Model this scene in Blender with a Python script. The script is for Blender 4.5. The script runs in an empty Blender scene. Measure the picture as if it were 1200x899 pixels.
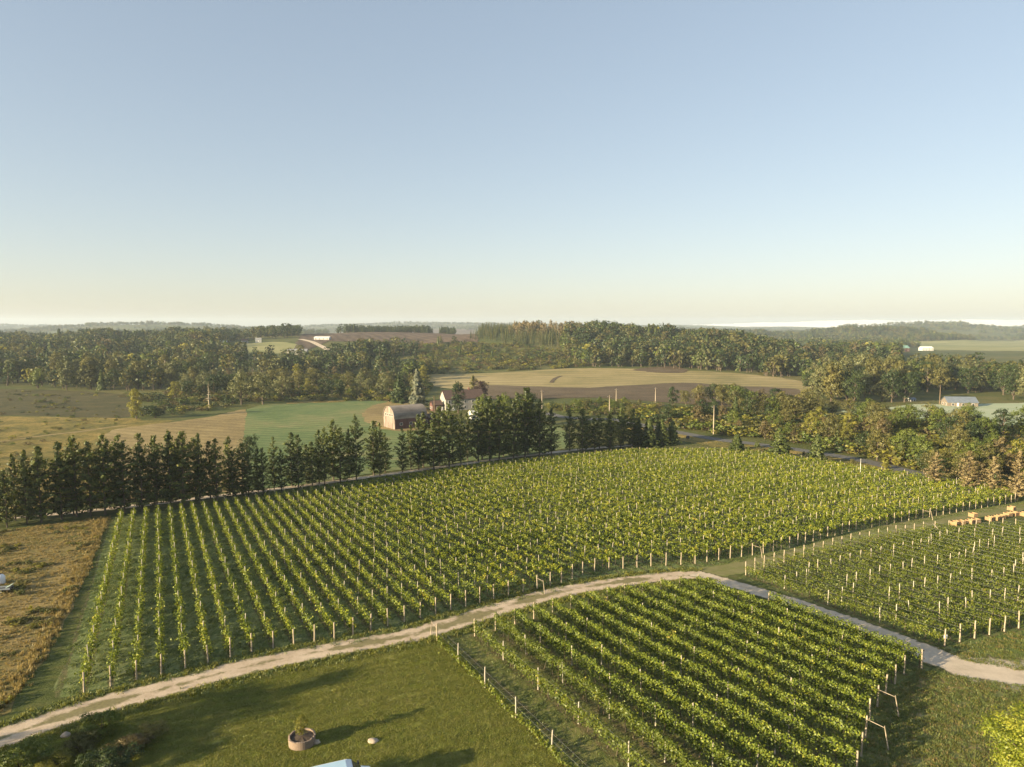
import bpy, math, random
import numpy as np
from mathutils import Vector
from mathutils.geometry import delaunay_2d_cdt

R = math.radians
scene = bpy.context.scene
COL = scene.collection
rng = np.random.default_rng(7)
random.seed(7)

# ------------------------------------------------------------------ camera
HC, PITCH, FPX = 30.0, 4.9, 800.0
cam_d = bpy.data.cameras.new('camera')
cam_d.sensor_fit = 'HORIZONTAL'
cam_d.sensor_width = 36.0
cam_d.lens = 36.0 * FPX / 1200.0
cam_d.clip_start = 0.5
cam_d.clip_end = 40000
cam = bpy.data.objects.new('camera', cam_d)
COL.objects.link(cam)
cam.location = (0, 0, HC)
cam.rotation_euler = (R(90 - PITCH), 0, 0)
scene.camera = cam

# ------------------------------------------------------------------ sky, sun, exposure
SUN_EL = 13.5
SUN_DIR = Vector((-0.86, -0.50, 0)).normalized()          # towards the sun
world = bpy.data.worlds.new('World')
scene.world = world
world.use_nodes = True
wn = world.node_tree
wn.nodes.clear()
sky = wn.nodes.new('ShaderNodeTexSky')
sky.sky_type = 'NISHITA'
sky.sun_disc = False
sky.sun_elevation = R(SUN_EL)
sky.sun_rotation = math.atan2(SUN_DIR.x, SUN_DIR.y)
sky.altitude = 200
sky.air_density = 1.0
sky.dust_density = 1.0
sky.ozone_density = 1.2
bg = wn.nodes.new('ShaderNodeBackground')
bg.inputs['Strength'].default_value = 0.121
wo = wn.nodes.new('ShaderNodeOutputWorld')
hs = wn.nodes.new('ShaderNodeHueSaturation')              # the morning air is pale rather than deep blue
hs.inputs['Saturation'].default_value = 1.0
gm = wn.nodes.new('ShaderNodeGamma')                      # and its brightness more even from top to skyline
gm.inputs['Gamma'].default_value = 0.55
wn.links.new(sky.outputs[0], gm.inputs['Color'])
wn.links.new(gm.outputs[0], hs.inputs['Color'])
tn = wn.nodes.new('ShaderNodeMix')
tn.data_type = 'RGBA'
tn.blend_type = 'MULTIPLY'
tn.inputs[0].default_value = 1.0
tn.inputs[7].default_value = (1.0, .99, 1.0, 1)
wn.links.new(hs.outputs[0], tn.inputs[6])
wn.links.new(tn.outputs[2], bg.inputs[0])
wn.links.new(bg.outputs[0], wo.inputs[0])
sun_d = bpy.data.lights.new('sun', 'SUN')
sun_d.energy = 5.0
sun_d.angle = R(0.6)
sun_d.color = (1.0, 0.81, 0.50)
sun = bpy.data.objects.new('sun', sun_d)
COL.objects.link(sun)
_v = Vector((SUN_DIR.x * math.cos(R(SUN_EL)), SUN_DIR.y * math.cos(R(SUN_EL)), math.sin(R(SUN_EL))))
sun.rotation_euler = _v.to_track_quat('Z', 'Y').to_euler()
sun.location = (-60, -40, 90)

scene.view_settings.view_transform = 'Standard'
scene.view_settings.look = 'None'
scene.view_settings.gamma = 1
scene.view_settings.use_curve_mapping = False
scene.view_settings.exposure = 1.56

scene.render.engine = 'CYCLES'
cy = scene.cycles
cy.use_denoising = True
cy.max_bounces = 5
cy.diffuse_bounces = 1
cy.glossy_bounces = 1
cy.transmission_bounces = 2
cy.transparent_max_bounces = 6
cy.volume_bounces = 1
cy.sample_clamp_indirect = 4.0
cy.use_adaptive_sampling = True
cy.adaptive_threshold = 0.02

# ------------------------------------------------------------------ terrain
CP, SP = math.cos(R(PITCH)), math.sin(R(PITCH))


def smooth_noise(x, y, scale, seed=0):
    """cheap smooth noise in about -1..1, vectorised"""
    r = np.random.default_rng(seed)
    out = np.zeros_like(np.asarray(x, float))
    amp, tot, s = 1.0, 0.0, scale
    for o in range(4):
        for k in range(3):
            a = r.uniform(0, 2 * math.pi)
            ph = r.uniform(0, 2 * math.pi)
            f = 2 * math.pi / (s * r.uniform(.8, 1.35))
            out = out + amp * np.sin((x * math.cos(a) + y * math.sin(a)) * f + ph) / 2.2
        tot += amp
        amp *= .55
        s *= .5
    return out / tot


HILLS = [  # centre x, centre y, rise, spread x, spread y
    (-230, 1150, 33, 300, 260), (40, 960, 32, 150, 170), (190, 850, 24, 130, 120), (330, 800, 5, 130, 110),
    (-650, 1050, 19, 380, 330), (-330, 860, 12, 110, 110),
    (-1750, 3300, 60, 480, 320), (-1000, 2500, 34, 500, 300), (-500, 5200, 66, 1200, 500), (600, 7000, 60, 2600, 600),
    (2150, 3600, 62, 420, 260), (1950, 3100, 30, 500, 200), (1190, 2300, 48, 170, 160), (700, 2300, 30, 240, 180),
    (-4200, 5600, 52, 900, 500), (4200, 5200, 40, 900, 500), (300, 4300, 40, 800, 400)]


def terrain(x, y):
    x = np.asarray(x, float)
    y = np.asarray(y, float)
    yy = np.clip(y, -150, None)
    # the vineyard slope levels out at about 235 m
    t = 235.0
    k = 14.0
    soft = -k * np.log(np.exp(-np.clip(yy, -150, 600) / k) + math.exp(-t / k))
    z = -0.059 * soft
    z = z - 0.010 * np.clip(y - 900, 0, 1400)
    # roughness that grows away from the vineyard
    far = np.clip((y - 420) / 700, 0, 1)
    z = z + far * 2.2 * smooth_noise(x, y, 420, 3)
    far2 = np.clip((y - 1500) / 1500, 0, 1)
    z = z + far2 * 11.0 * smooth_noise(x, y, 1300, 5)
    acc = np.zeros_like(z)
    for cx, cy_, a, sx, sy in HILLS:
        g = a * np.exp(-.5 * ((x - cx) / sx) ** 2 - .5 * ((y - cy_) / sy) ** 2)
        acc = acc + g ** 3
    return z + np.cbrt(acc)


def tz(x, y):
    return float(terrain(x, y))


def ray(px, py):
    a, b = (px - 600.0) / FPX, (449.5 - py) / FPX
    return np.array([a, CP + b * SP, -SP + b * CP])


_T = np.concatenate([np.linspace(20, 400, 900), np.geomspace(400, 9500, 900)[1:]])


def at(px, py):
    """the point of the ground that stands behind a spot of the photograph"""
    d = ray(px, py)
    gap = HC + d[2] * _T - terrain(d[0] * _T, d[1] * _T)
    hit = np.nonzero(gap <= 0)[0]
    if len(hit) == 0:
        i = int(np.argmin(gap))
        t = _T[i]
    else:
        i = hit[0]
        lo, hi = (_T[i - 1] if i else 15.0), _T[i]
        for _ in range(30):
            m = .5 * (lo + hi)
            if HC + d[2] * m - tz(d[0] * m, d[1] * m) <= 0:
                hi = m
            else:
                lo = m
        t = hi
    return Vector((d[0] * t, d[1] * t, tz(d[0] * t, d[1] * t)))


def project(x, y, z):
    dz = np.asarray(z) - HC
    zc = y * CP - dz * SP
    yc = y * SP + dz * CP
    return 600 + FPX * x / zc, 449.5 - FPX * yc / zc, zc


def px_per_m(p):
    return FPX / (p.y * CP - (p.z - HC) * SP)


# ------------------------------------------------------------------ node and mesh helpers
def new_mat(name):
    m = bpy.data.materials.new(name)
    m.use_nodes = True
    nt = m.node_tree
    nt.nodes.clear()
    out = nt.nodes.new('ShaderNodeOutputMaterial')
    return m, nt, out


def N(nt, typ, **kw):
    n = nt.nodes.new(typ)
    for k, v in kw.items():
        if k.startswith('i_'):
            key = k[2:].replace('_', ' ')
            n.inputs[key].default_value = v
        else:
            setattr(n, k, v)
    return n


def ramp(nt, fac, stops):
    r = nt.nodes.new('ShaderNodeValToRGB')
    e = r.color_ramp.elements
    while len(e) < len(stops):
        e.new(.5)
    for q, (p, c) in zip(e, stops):
        q.position = p
        q.color = (*c, 1) if len(c) == 3 else c
    nt.links.new(fac, r.inputs[0])
    return r.outputs[0]


def noise(nt, co, scale, detail=4, rough=.6, dist=0.0):
    n = N(nt, 'ShaderNodeTexNoise')
    n.inputs['Scale'].default_value = scale
    n.inputs['Detail'].default_value = detail
    n.inputs['Roughness'].default_value = rough
    n.inputs['Distortion'].default_value = dist
    nt.links.new(co, n.inputs['Vector'])
    return n.outputs['Fac']


def mixc(nt, fac, a, b, mode='MIX'):
    m = N(nt, 'ShaderNodeMix', data_type='RGBA', blend_type=mode)
    for sock, v in ((m.inputs[0], fac), (m.inputs[6], a), (m.inputs[7], b)):
        if hasattr(v, 'is_output'):
            nt.links.new(v, sock)
        elif isinstance(v, (int, float)):
            sock.default_value = v
        else:
            sock.default_value = (*v, 1)
    return m.outputs[2]


def math_n(nt, op, a, b=None):
    m = N(nt, 'ShaderNodeMath', operation=op)
    for i, v in enumerate((a, b)):
        if v is None:
            continue
        if hasattr(v, 'is_output'):
            nt.links.new(v, m.inputs[i])
        else:
            m.inputs[i].default_value = v
    return m.outputs[0]


def coords(nt):
    return N(nt, 'ShaderNodeTexCoord').outputs['Object']


def ground_mat(name, stops, scales=(.02, .25, 2.2), weights=(.5, .3, .2), bump=.25, bump_scale=3.0, rough=.95, bump_dist=.15, stripe=None):
    """earth, grass or stubble: three sizes of noise blended through a ramp of the surface's own colours"""
    m, nt, out = new_mat(name)
    co = coords(nt)
    acc = None
    for s, w in zip(scales, weights):
        v = math_n(nt, 'MULTIPLY', noise(nt, co, s, 5, .65, .4), w)
        acc = v if acc is None else math_n(nt, 'ADD', acc, v)
    colr = ramp(nt, acc, [(.5 + (p - .5) * .5, c) for p, c in stops])
    if stripe:                                                  # mowing, drilling or plough lines: direction, spacing in metres, strength
        ang, wid, amt = stripe
        vm = N(nt, 'ShaderNodeVectorMath', operation='DOT_PRODUCT')
        nt.links.new(co, vm.inputs[0])
        vm.inputs[1].default_value = (math.cos(R(ang)), math.sin(R(ang)), 0)
        wob = math_n(nt, 'MULTIPLY', noise(nt, co, .35 / wid, 3), wid * 1.1)
        sn = math_n(nt, 'SINE', math_n(nt, 'MULTIPLY', math_n(nt, 'ADD', vm.outputs['Value'], wob), 2 * math.pi / wid))
        msk = math_n(nt, 'MULTIPLY', sn, math_n(nt, 'MULTIPLY', noise(nt, co, .12 / wid, 3), amt * 2))
        k = math_n(nt, 'ADD', msk, 1.0)
        cv = N(nt, 'ShaderNodeCombineXYZ')
        for i_ in range(3):
            nt.links.new(k, cv.inputs[i_])
        colr = mixc(nt, 1.0, colr, cv.outputs[0], 'MULTIPLY')
    b = N(nt, 'ShaderNodeBsdfPrincipled')
    nt.links.new(colr, b.inputs['Base Color'])
    b.inputs['Roughness'].default_value = rough
    b.inputs['Specular IOR Level'].default_value = .15
    bn = N(nt, 'ShaderNodeBump')
    bn.inputs['Strength'].default_value = bump
    bn.inputs['Distance'].default_value = bump_dist
    nt.links.new(noise(nt, co, bump_scale, 6, .75), bn.inputs['Height'])
    nt.links.new(bn.outputs[0], b.inputs['Normal'])
    nt.links.new(b.outputs[0], out.inputs[0])
    return m


def plain_mat(name, c, rough=.8, var=.25, scale=2.0, metal=0.0, bump=0.0, stretch=None):
    """painted or weathered surface with blotches of its own colour"""
    m, nt, out = new_mat(name)
    co = coords(nt)
    if stretch:
        mp = N(nt, 'ShaderNodeMapping')
        mp.inputs['Scale'].default_value = stretch
        nt.links.new(co, mp.inputs['Vector'])
        co = mp.outputs[0]
    f = noise(nt, co, scale, 5, .65)
    lo = tuple(x * (1 - var) for x in c)
    hi = tuple(min(1, x * (1 + var * .6)) for x in c)
    colr = ramp(nt, f, [(.3, lo), (.7, hi)])
    b = N(nt, 'ShaderNodeBsdfPrincipled')
    nt.links.new(colr, b.inputs['Base Color'])
    b.inputs['Roughness'].default_value = rough
    b.inputs['Metallic'].default_value = metal
    if bump:
        bn = N(nt, 'ShaderNodeBump')
        bn.inputs['Strength'].default_value = bump
        bn.inputs['Distance'].default_value = .03
        nt.links.new(f, bn.inputs['Height'])
        nt.links.new(bn.outputs[0], b.inputs['Normal'])
    nt.links.new(b.outputs[0], out.inputs[0])
    return m


def leaf_mat(name, stops, obj_var=.35, trans=.35, sat_shift=None):
    """leaves: colour from each leaf's own tint plus a little of each plant's own hue; light passes through"""
    m, nt, out = new_mat(name)
    a = N(nt, 'ShaderNodeAttribute', attribute_name='tint')
    oi = N(nt, 'ShaderNodeObjectInfo')
    v = math_n(nt, 'ADD', math_n(nt, 'MULTIPLY', a.outputs['Fac'], 1 - obj_var),
               math_n(nt, 'MULTIPLY', oi.outputs['Random'], obj_var))
    colr = ramp(nt, v, stops)
    d = N(nt, 'ShaderNodeBsdfDiffuse')
    t = N(nt, 'ShaderNodeBsdfTranslucent')
    g = N(nt, 'ShaderNodeBsdfGlossy')
    g.inputs['Roughness'].default_value = .5
    g.inputs['Color'].default_value = (.8, .85, .8, 1)
    nt.links.new(colr, d.inputs[0])
    tc = mixc(nt, .6, colr, (1.25, 1.15, .55), 'MULTIPLY')
    nt.links.new(tc, t.inputs[0])
    m1 = N(nt, 'ShaderNodeMixShader')
    m1.inputs[0].default_value = trans
    nt.links.new(d.outputs[0], m1.inputs[1])
    nt.links.new(t.outputs[0], m1.inputs[2])
    m2 = N(nt, 'ShaderNodeMixShader')
    m2.inputs[0].default_value = .03
    nt.links.new(m1.outputs[0], m2.inputs[1])
    nt.links.new(g.outputs[0], m2.inputs[2])
    nt.links.new(m2.outputs[0], out.inputs[0])
    return m


class MB:
    """collects polygons, then links them as one mesh"""

    def __init__(self):
        self.v, self.f, self.m = [], [], []

    def add(self, verts, faces, mi=0):
        o = len(self.v)
        self.v += [tuple(p) for p in verts]
        self.f += [tuple(i + o for i in f) for f in faces]
        self.m += [mi] * len(faces)

    def box(self, c, s, rz=0.0, mi=0, top=None, tilt=None):
        x, y, z = (k / 2 for k in s)
        tx, ty = top if top else (1, 1)
        P = [(-x, -y, -z), (x, -y, -z), (x, y, -z), (-x, y, -z), (-x * tx, -y * ty, z), (x * tx, -y * ty, z), (x * tx, y * ty, z), (-x * tx, y * ty, z)]
        q = []
        for p in P:
            p = Vector(p)
            if tilt:
                p.rotate(tilt)
            ca, sa = math.cos(rz), math.sin(rz)
            q.append((c[0] + p.x * ca - p.y * sa, c[1] + p.x * sa + p.y * ca, c[2] + p.z))
        self.add(q, [(0, 3, 2, 1), (4, 5, 6, 7), (0, 1, 5, 4), (1, 2, 6, 5), (2, 3, 7, 6), (3, 0, 4, 7)], mi)

    def tube(self, pts, rad, n=6, mi=0, cap=True):
        pts = [Vector(p) for p in pts]
        if not isinstance(rad, (list, tuple)):
            rad = [rad] * len(pts)
        rings = []
        for i, p in enumerate(pts):
            t = (pts[min(i + 1, len(pts) - 1)] - pts[max(i - 1, 0)]).normalized()
            ref = Vector((0, 0, 1)) if abs(t.z) < .9 else Vector((1, 0, 0))
            a = t.cross(ref).normalized()
            b = t.cross(a)
            rings.append([p + (a * math.cos(2 * math.pi * k / n) + b * math.sin(2 * math.pi * k / n)) * rad[i] for k in range(n)])
        V = [q for r_ in rings for q in r_]
        F = []
        for i in range(len(pts) - 1):
            for k in range(n):
                F.append((i * n + k, i * n + (k + 1) % n, (i + 1) * n + (k + 1) % n, (i + 1) * n + k))
        if cap:
            F.append(tuple(range(n)))
            F.append(tuple((len(pts) - 1) * n + k for k in reversed(range(n))))
        self.add(V, F, mi)

    def prism(self, prof, x0, x1, mi=0):
        """profile in (y, z), swept along x"""
        n = len(prof)
        V = [(x0, y, z) for y, z in prof] + [(x1, y, z) for y, z in prof]
        F = [(k, (k + 1) % n, n + (k + 1) % n, n + k) for k in range(n)]
        F += [tuple(reversed(range(n))), tuple(range(n, 2 * n))]
        self.add(V, F, mi)

    def mesh(self, name, mats, smooth=False):
        me = bpy.data.meshes.new(name)
        me.from_pydata(self.v, [], self.f)
        for m in (mats if isinstance(mats, (list, tuple)) else [mats]):
            me.materials.append(m)
        me.polygons.foreach_set('material_index', self.m)
        if smooth:
            me.polygons.foreach_set('use_smooth', [True] * len(self.f))
        me.update()
        return me

    def build(self, name, mats, parent=None, smooth=False, bevel=0.0):
        o = link(name, self.mesh(name, mats, smooth), parent)
        if bevel:
            b = o.modifiers.new('bevel', 'BEVEL')
            b.width = bevel
            b.segments = 2
        return o


def link(name, data, parent=None, loc=None):
    o = bpy.data.objects.new(name, data)
    COL.objects.link(o)
    if parent is not None:
        o.parent = parent
    if loc is not None:
        o.location = loc
    return o


LABELS = {}


def tag(o, label, cat, group=None, kind=None):
    n = len(label.split())
    if not 4 <= n <= 16:
        print('LABEL LENGTH', n, label)
    if label in LABELS and LABELS[label] != (group or o.name):
        print('LABEL TWICE', label)
    LABELS[label] = group or o.name
    o['label'] = label
    o['category'] = cat
    if group:
        o['group'] = group
    if kind:
        o['kind'] = kind
    return o


def thing(name, loc, label, cat, group=None, rz=0.0, s=None):
    o = link(name, None, None, loc)
    o.empty_display_size = .5
    o.rotation_euler = (0, 0, rz)
    if s:
        o.scale = (s, s, s) if not isinstance(s, tuple) else s
    return tag(o, label, cat, group)


def struct(name, me):
    o = link(name, me)
    o['kind'] = 'structure'
    return o


def np_mesh(name, V, F, mats, mi=None, tint=None, smooth=False):
    """V (n,3), F (m,4) or (m,3) arrays"""
    me = bpy.data.meshes.new(name)
    nv, nf, k = len(V), len(F), F.shape[1]
    me.vertices.add(nv)
    me.vertices.foreach_set('co', np.ascontiguousarray(V, np.float32).ravel())
    me.loops.add(nf * k)
    me.loops.foreach_set('vertex_index', np.ascontiguousarray(F, np.int32).ravel())
    me.polygons.add(nf)
    me.polygons.foreach_set('loop_start', np.arange(0, nf * k, k, dtype=np.int32))
    me.polygons.foreach_set('loop_total', np.full(nf, k, np.int32))
    for m in (mats if isinstance(mats, (list, tuple)) else [mats]):
        me.materials.append(m)
    if mi is not None:
        me.polygons.foreach_set('material_index', np.asarray(mi, np.int32))
    if smooth:
        me.polygons.foreach_set('use_smooth', np.ones(nf, bool))
    me.update(calc_edges=True)
    if tint is not None:
        at_ = me.attributes.new('tint', 'FLOAT', 'POINT')
        at_.data.foreach_set('value', np.asarray(tint, np.float32))
    return me


def leaf_quads(C, S, Nrm, aspect=.62, r=rng):
    """rhombic leaf faces of length S at centres C, facing roughly Nrm"""
    n = len(C)
    Nrm = Nrm / (np.linalg.norm(Nrm, axis=1, keepdims=True) + 1e-9)
    t = r.normal(size=(n, 3))
    a = np.cross(Nrm, t)
    a /= np.linalg.norm(a, axis=1, keepdims=True) + 1e-9
    b = np.cross(Nrm, a)
    S = np.asarray(S)[:, None] * .5
    bend = Nrm * S * r.uniform(-.25, .25, (n, 1))
    V = np.stack([C + a * S + bend, C + b * S * aspect, C - a * S + bend, C - b * S * aspect], 1).reshape(-1, 3)
    F = np.arange(4 * n).reshape(n, 4)
    return V, F


# ------------------------------------------------------------------ polygons and sheets on the ground
def pip(poly, x, y):
    inside = np.zeros(np.shape(x), bool)
    n = len(poly)
    for i in range(n):
        x1, y1 = poly[i]
        x2, y2 = poly[(i + 1) % n]
        c = ((y1 > y) != (y2 > y)) & (x < (x2 - x1) * (y - y1) / ((y2 - y1) + 1e-12) + x1)
        inside ^= c
    return inside


def catmull(P, per=8, closed=False):
    P = [np.asarray(p, float) for p in P]
    n = len(P)
    out = []
    for i in range(n if closed else n - 1):
        if closed:
            p0, p1, p2, p3 = P[i - 1], P[i], P[(i + 1) % n], P[(i + 2) % n]
        else:
            p0, p1, p2, p3 = P[max(i - 1, 0)], P[i], P[i + 1], P[min(i + 2, n - 1)]
        for k in range(per):
            t = k / per
            out.append(.5 * ((2 * p1) + (-p0 + p2) * t + (2 * p0 - 5 * p1 + 4 * p2 - p3) * t * t + (-p0 + 3 * p1 - 3 * p2 + p3) * t ** 3))
    if not closed:
        out.append(P[-1])
    return out


def wpoly(pxs):
    return [(p.x, p.y) for p in (at(*q) for q in pxs)]


def sheet(name, poly, mat, off, step=None, jitter=.3, smooth=3):
    """a sheet of ground cover inside a plan polygon, draped on the terrain"""
    poly = [np.array(p) for p in (catmull(poly, smooth, True) if smooth > 1 else poly)]
    xs = [p[0] for p in poly]
    ys = [p[1] for p in poly]
    size = max(max(xs) - min(xs), max(ys) - min(ys))
    step = step or max(1.5, size / 60)
    # resample the border
    b = []
    for i in range(len(poly)):
        p, q = poly[i], poly[(i + 1) % len(poly)]
        k = max(1, int(np.linalg.norm(q - p) / (step * .7)))
        for j in range(k):
            v = p + (q - p) * j / k
            b.append(v + rng.normal(size=2) * jitter)
    gx, gy = np.meshgrid(np.arange(min(xs), max(xs), step), np.arange(min(ys), max(ys), step))
    gx = gx.ravel() + rng.uniform(-.2, .2, gx.size) * step
    gy = gy.ravel() + rng.uniform(-.2, .2, gy.size) * step
    keep = pip([tuple(v) for v in b], gx, gy)
    pts = [Vector(v) for v in b] + [Vector((x, y)) for x, y in zip(gx[keep], gy[keep])]
    nb = len(b)
    vs, es, fs, _, _, _ = delaunay_2d_cdt(pts, [(i, (i + 1) % nb) for i in range(nb)], [], 1, 1e-4)
    V = np.array([(v.x, v.y) for v in vs])
    Z = terrain(V[:, 0], V[:, 1]) + off
    me = bpy.data.meshes.new(name)
    me.from_pydata([(x, y, z) for (x, y), z in zip(V, Z)], [], [tuple(f) for f in fs])
    me.materials.append(mat)
    me.polygons.foreach_set('use_smooth', [True] * len(me.polygons))
    me.update()
    # faces up
    if len(me.polygons) and me.polygons[0].normal.z < 0:
        me.flip_normals()
    return struct(name, me)


def ribbon(name, pxs, width, mat, off, per=14, across=8, wobble=.12, world_pts=None):
    """a lane along a path; UV x runs across it, UV y along it in metres"""
    P = world_pts or wpoly(pxs)
    W = width if isinstance(width, (list, tuple)) else [width] * len(P)
    C = catmull([(*p, w) for p, w in zip(P, W)], per)
    V, F, U = [], [], []
    dist = 0.0
    for i, c in enumerate(C):
        d = (C[min(i + 1, len(C) - 1)] - C[max(i - 1, 0)])[:2]
        d = d / (np.linalg.norm(d) + 1e-9)
        nrm = np.array([-d[1], d[0]])
        if i:
            dist += np.linalg.norm((C[i] - C[i - 1])[:2])
        w0 = c[2] * .5 * (1 + random.uniform(-wobble, wobble))
        w1 = c[2] * .5 * (1 + random.uniform(-wobble, wobble))
        for k in range(across + 1):
            s = -1 + 2 * k / across
            p = c[:2] + nrm * s * (w0 if s < 0 else w1)
            V.append((p[0], p[1], tz(p[0], p[1]) + off))
            U.append((s * .5 + .5, dist))
    n = across + 1
    for i in range(len(C) - 1):
        for k in range(across):
            F.append((i * n + k, i * n + k + 1, (i + 1) * n + k + 1, (i + 1) * n + k))
    me = bpy.data.meshes.new(name)
    me.from_pydata(V, [], F)
    me.materials.append(mat)
    uv = me.uv_layers.new(name='across')
    for l in me.loops:
        uv.data[l.index].uv = U[l.vertex_index]
    me.polygons.foreach_set('use_smooth', [True] * len(F))
    me.update()
    if me.polygons[0].normal.z < 0:
        me.flip_normals()
    return struct(name, me)

# ------------------------------------------------------------------ ground sheet and fields
M = {}
M['meadow'] = ground_mat('meadow_ground', [(.25, (.045, .062, .016)), (.45, (.085, .10, .026)), (.6, (.13, .12, .04)), (.75, (.18, .145, .06))],
                         scales=(.006, .06, .9), weights=(.4, .3, .3), bump=.5, bump_scale=1.2, bump_dist=.4)
M['lawn'] = ground_mat('lawn_grass', [(.32, (.075, .095, .014)), (.45, (.13, .145, .022)), (.55, (.175, .175, .034)), (.7, (.29, .24, .075))],
                       scales=(.045, .4, 5), weights=(.6, .25, .15), bump=.5, bump_scale=9, bump_dist=.06, stripe=(118, 1.5, .2))
M['rough'] = ground_mat('rough_grass', [(.3, (.08, .12, .03)), (.45, (.13, .165, .045)), (.57, (.19, .195, .07)), (.7, (.30, .24, .12))],
                        scales=(.09, .55, 4), weights=(.4, .35, .25), bump=.6, bump_scale=6, bump_dist=.1)
M['brown'] = ground_mat('dry_meadow', [(.25, (.105, .12, .03)), (.42, (.20, .16, .055)), (.58, (.28, .205, .085)), (.75, (.33, .255, .11))],
                        scales=(.035, .3, 3), weights=(.4, .3, .3), bump=.8, bump_scale=3.5, bump_dist=.25)
M['tan'] = ground_mat('mown_stubble', [(.3, (.17, .13, .06)), (.5, (.26, .195, .085)), (.7, (.34, .265, .125))],
                      scales=(.01, .08, 1.0), weights=(.35, .3, .35), bump=.5, bump_scale=1.2, bump_dist=.3, stripe=(70, 6, .10))
M['scrub'] = ground_mat('goldenrod_scrub', [(.28, (.08, .085, .025)), (.45, (.17, .145, .04)), (.58, (.27, .20, .06)), (.75, (.36, .25, .08))],
                        scales=(.02, .12, .7), weights=(.3, .4, .3), bump=1, bump_scale=.7, bump_dist=.8)
M['darkfield'] = ground_mat('shaded_meadow', [(.3, (.05, .052, .02)), (.5, (.085, .076, .03)), (.7, (.13, .105, .045))],
                            scales=(.012, .1, .8), weights=(.35, .35, .3), bump=.6, bump_scale=.9, bump_dist=.4)  # the shade lying on this field is put into its dark colour
M['green'] = ground_mat('hay_field', [(.25, (.075, .115, .04)), (.45, (.12, .165, .06)), (.58, (.17, .19, .075)), (.75, (.27, .21, .11))],
                        scales=(.012, .06, .6), weights=(.5, .3, .2), bump=.35, bump_scale=1.0, bump_dist=.25, stripe=(75, 5, .13))
M['yellow'] = ground_mat('ripe_field', [(.25, (.17, .155, .06)), (.45, (.27, .22, .095)), (.6, (.34, .27, .13)), (.8, (.42, .33, .18))],
                         scales=(.004, .03, .4), weights=(.5, .3, .2), bump=.3, bump_scale=.6, bump_dist=.25, stripe=(97, 16, .12))
M['plough'] = ground_mat('ploughed_soil', [(.3, (.085, .062, .038)), (.5, (.125, .092, .055)), (.7, (.17, .13, .08))],
                         scales=(.008, .06, .7), weights=(.3, .3, .4), bump=.6, bump_scale=.9, bump_dist=.35, stripe=(93, 8, .16))
M['mist'] = ground_mat('misty_field', [(.3, (.27, .33, .20)), (.5, (.34, .39, .25)), (.7, (.42, .43, .30))],
                       scales=(.006, .05, .6), weights=(.5, .3, .2), bump=.25, bump_scale=.8)  # pale tone carries the mist over the field in its colour
M['hilllawn'] = ground_mat('hill_lawn', [(.3, (.17, .19, .07)), (.5, (.25, .245, .10)), (.7, (.33, .30, .15))],
                           scales=(.004, .03, .3), weights=(.5, .3, .2), bump=.3, bump_scale=.5)
M['brownhill'] = ground_mat('bare_orchard_hill', [(.3, (.07, .055, .038)), (.5, (.12, .085, .06)), (.7, (.17, .12, .075))],
                            scales=(.005, .03, .3), weights=(.3, .4, .3), bump=.8, bump_scale=.4, bump_dist=1.0, stripe=(20, 14, .2))
M['paving'] = plain_mat('asphalt', (.11, .105, .095), .9, .2, .8)


def vineyard_mat(name, stops, row_dir, spacing, phase):
    """mown grass alleys with a weedy strip of bare earth under every row (the strips follow the trellis)"""
    m, nt, out = new_mat(name)
    co = coords(nt)
    vm = N(nt, 'ShaderNodeVectorMath', operation='DOT_PRODUCT')
    nt.links.new(co, vm.inputs[0])
    vm.inputs[1].default_value = (row_dir[1], -row_dir[0], 0)
    s = math_n(nt, 'ADD', vm.outputs['Value'], -phase)
    wob = math_n(nt, 'MULTIPLY', math_n(nt, 'SUBTRACT', noise(nt, co, .5, 3), .5), .9)
    s = math_n(nt, 'ADD', s, wob)
    c = math_n(nt, 'COSINE', math_n(nt, 'MULTIPLY', s, 2 * math.pi / spacing))
    strip = ramp(nt, math_n(nt, 'ADD', math_n(nt, 'MULTIPLY', c, .5), .5), [(.72, (0, 0, 0)), (.93, (1, 1, 1))])
    mp = N(nt, 'ShaderNodeMapping')
    mp.inputs['Rotation'].default_value = (0, 0, -math.atan2(row_dir[1], row_dir[0]))
    mp.inputs['Scale'].default_value = (1.0, .35, 1)
    nt.links.new(co, mp.inputs['Vector'])
    f = math_n(nt, 'ADD', math_n(nt, 'MULTIPLY', noise(nt, mp.outputs[0], 1.6, 5, .65, 1.2), .6), math_n(nt, 'MULTIPLY', noise(nt, co, .05, 3), .4))
    grass = ramp(nt, f, stops)
    soil = ramp(nt, noise(nt, co, 1.4, 5), [(.35, (.06, .07, .022)), (.55, (.12, .095, .045)), (.7, (.17, .13, .07))])
    colr = mixc(nt, math_n(nt, 'MULTIPLY', strip, .75), grass, soil)
    b = N(nt, 'ShaderNodeBsdfPrincipled')
    nt.links.new(colr, b.inputs['Base Color'])
    b.inputs['Roughness'].default_value = .95
    b.inputs['Specular IOR Level'].default_value = .15
    bn = N(nt, 'ShaderNodeBump')
    bn.inputs['Strength'].default_value = .7
    bn.inputs['Distance'].default_value = .15
    nt.links.new(noise(nt, mp.outputs[0], 3.5, 6, .7, .8), bn.inputs['Height'])
    nt.links.new(bn.outputs[0], b.inputs['Normal'])
    nt.links.new(b.outputs[0], out.inputs[0])
    return m


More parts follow.
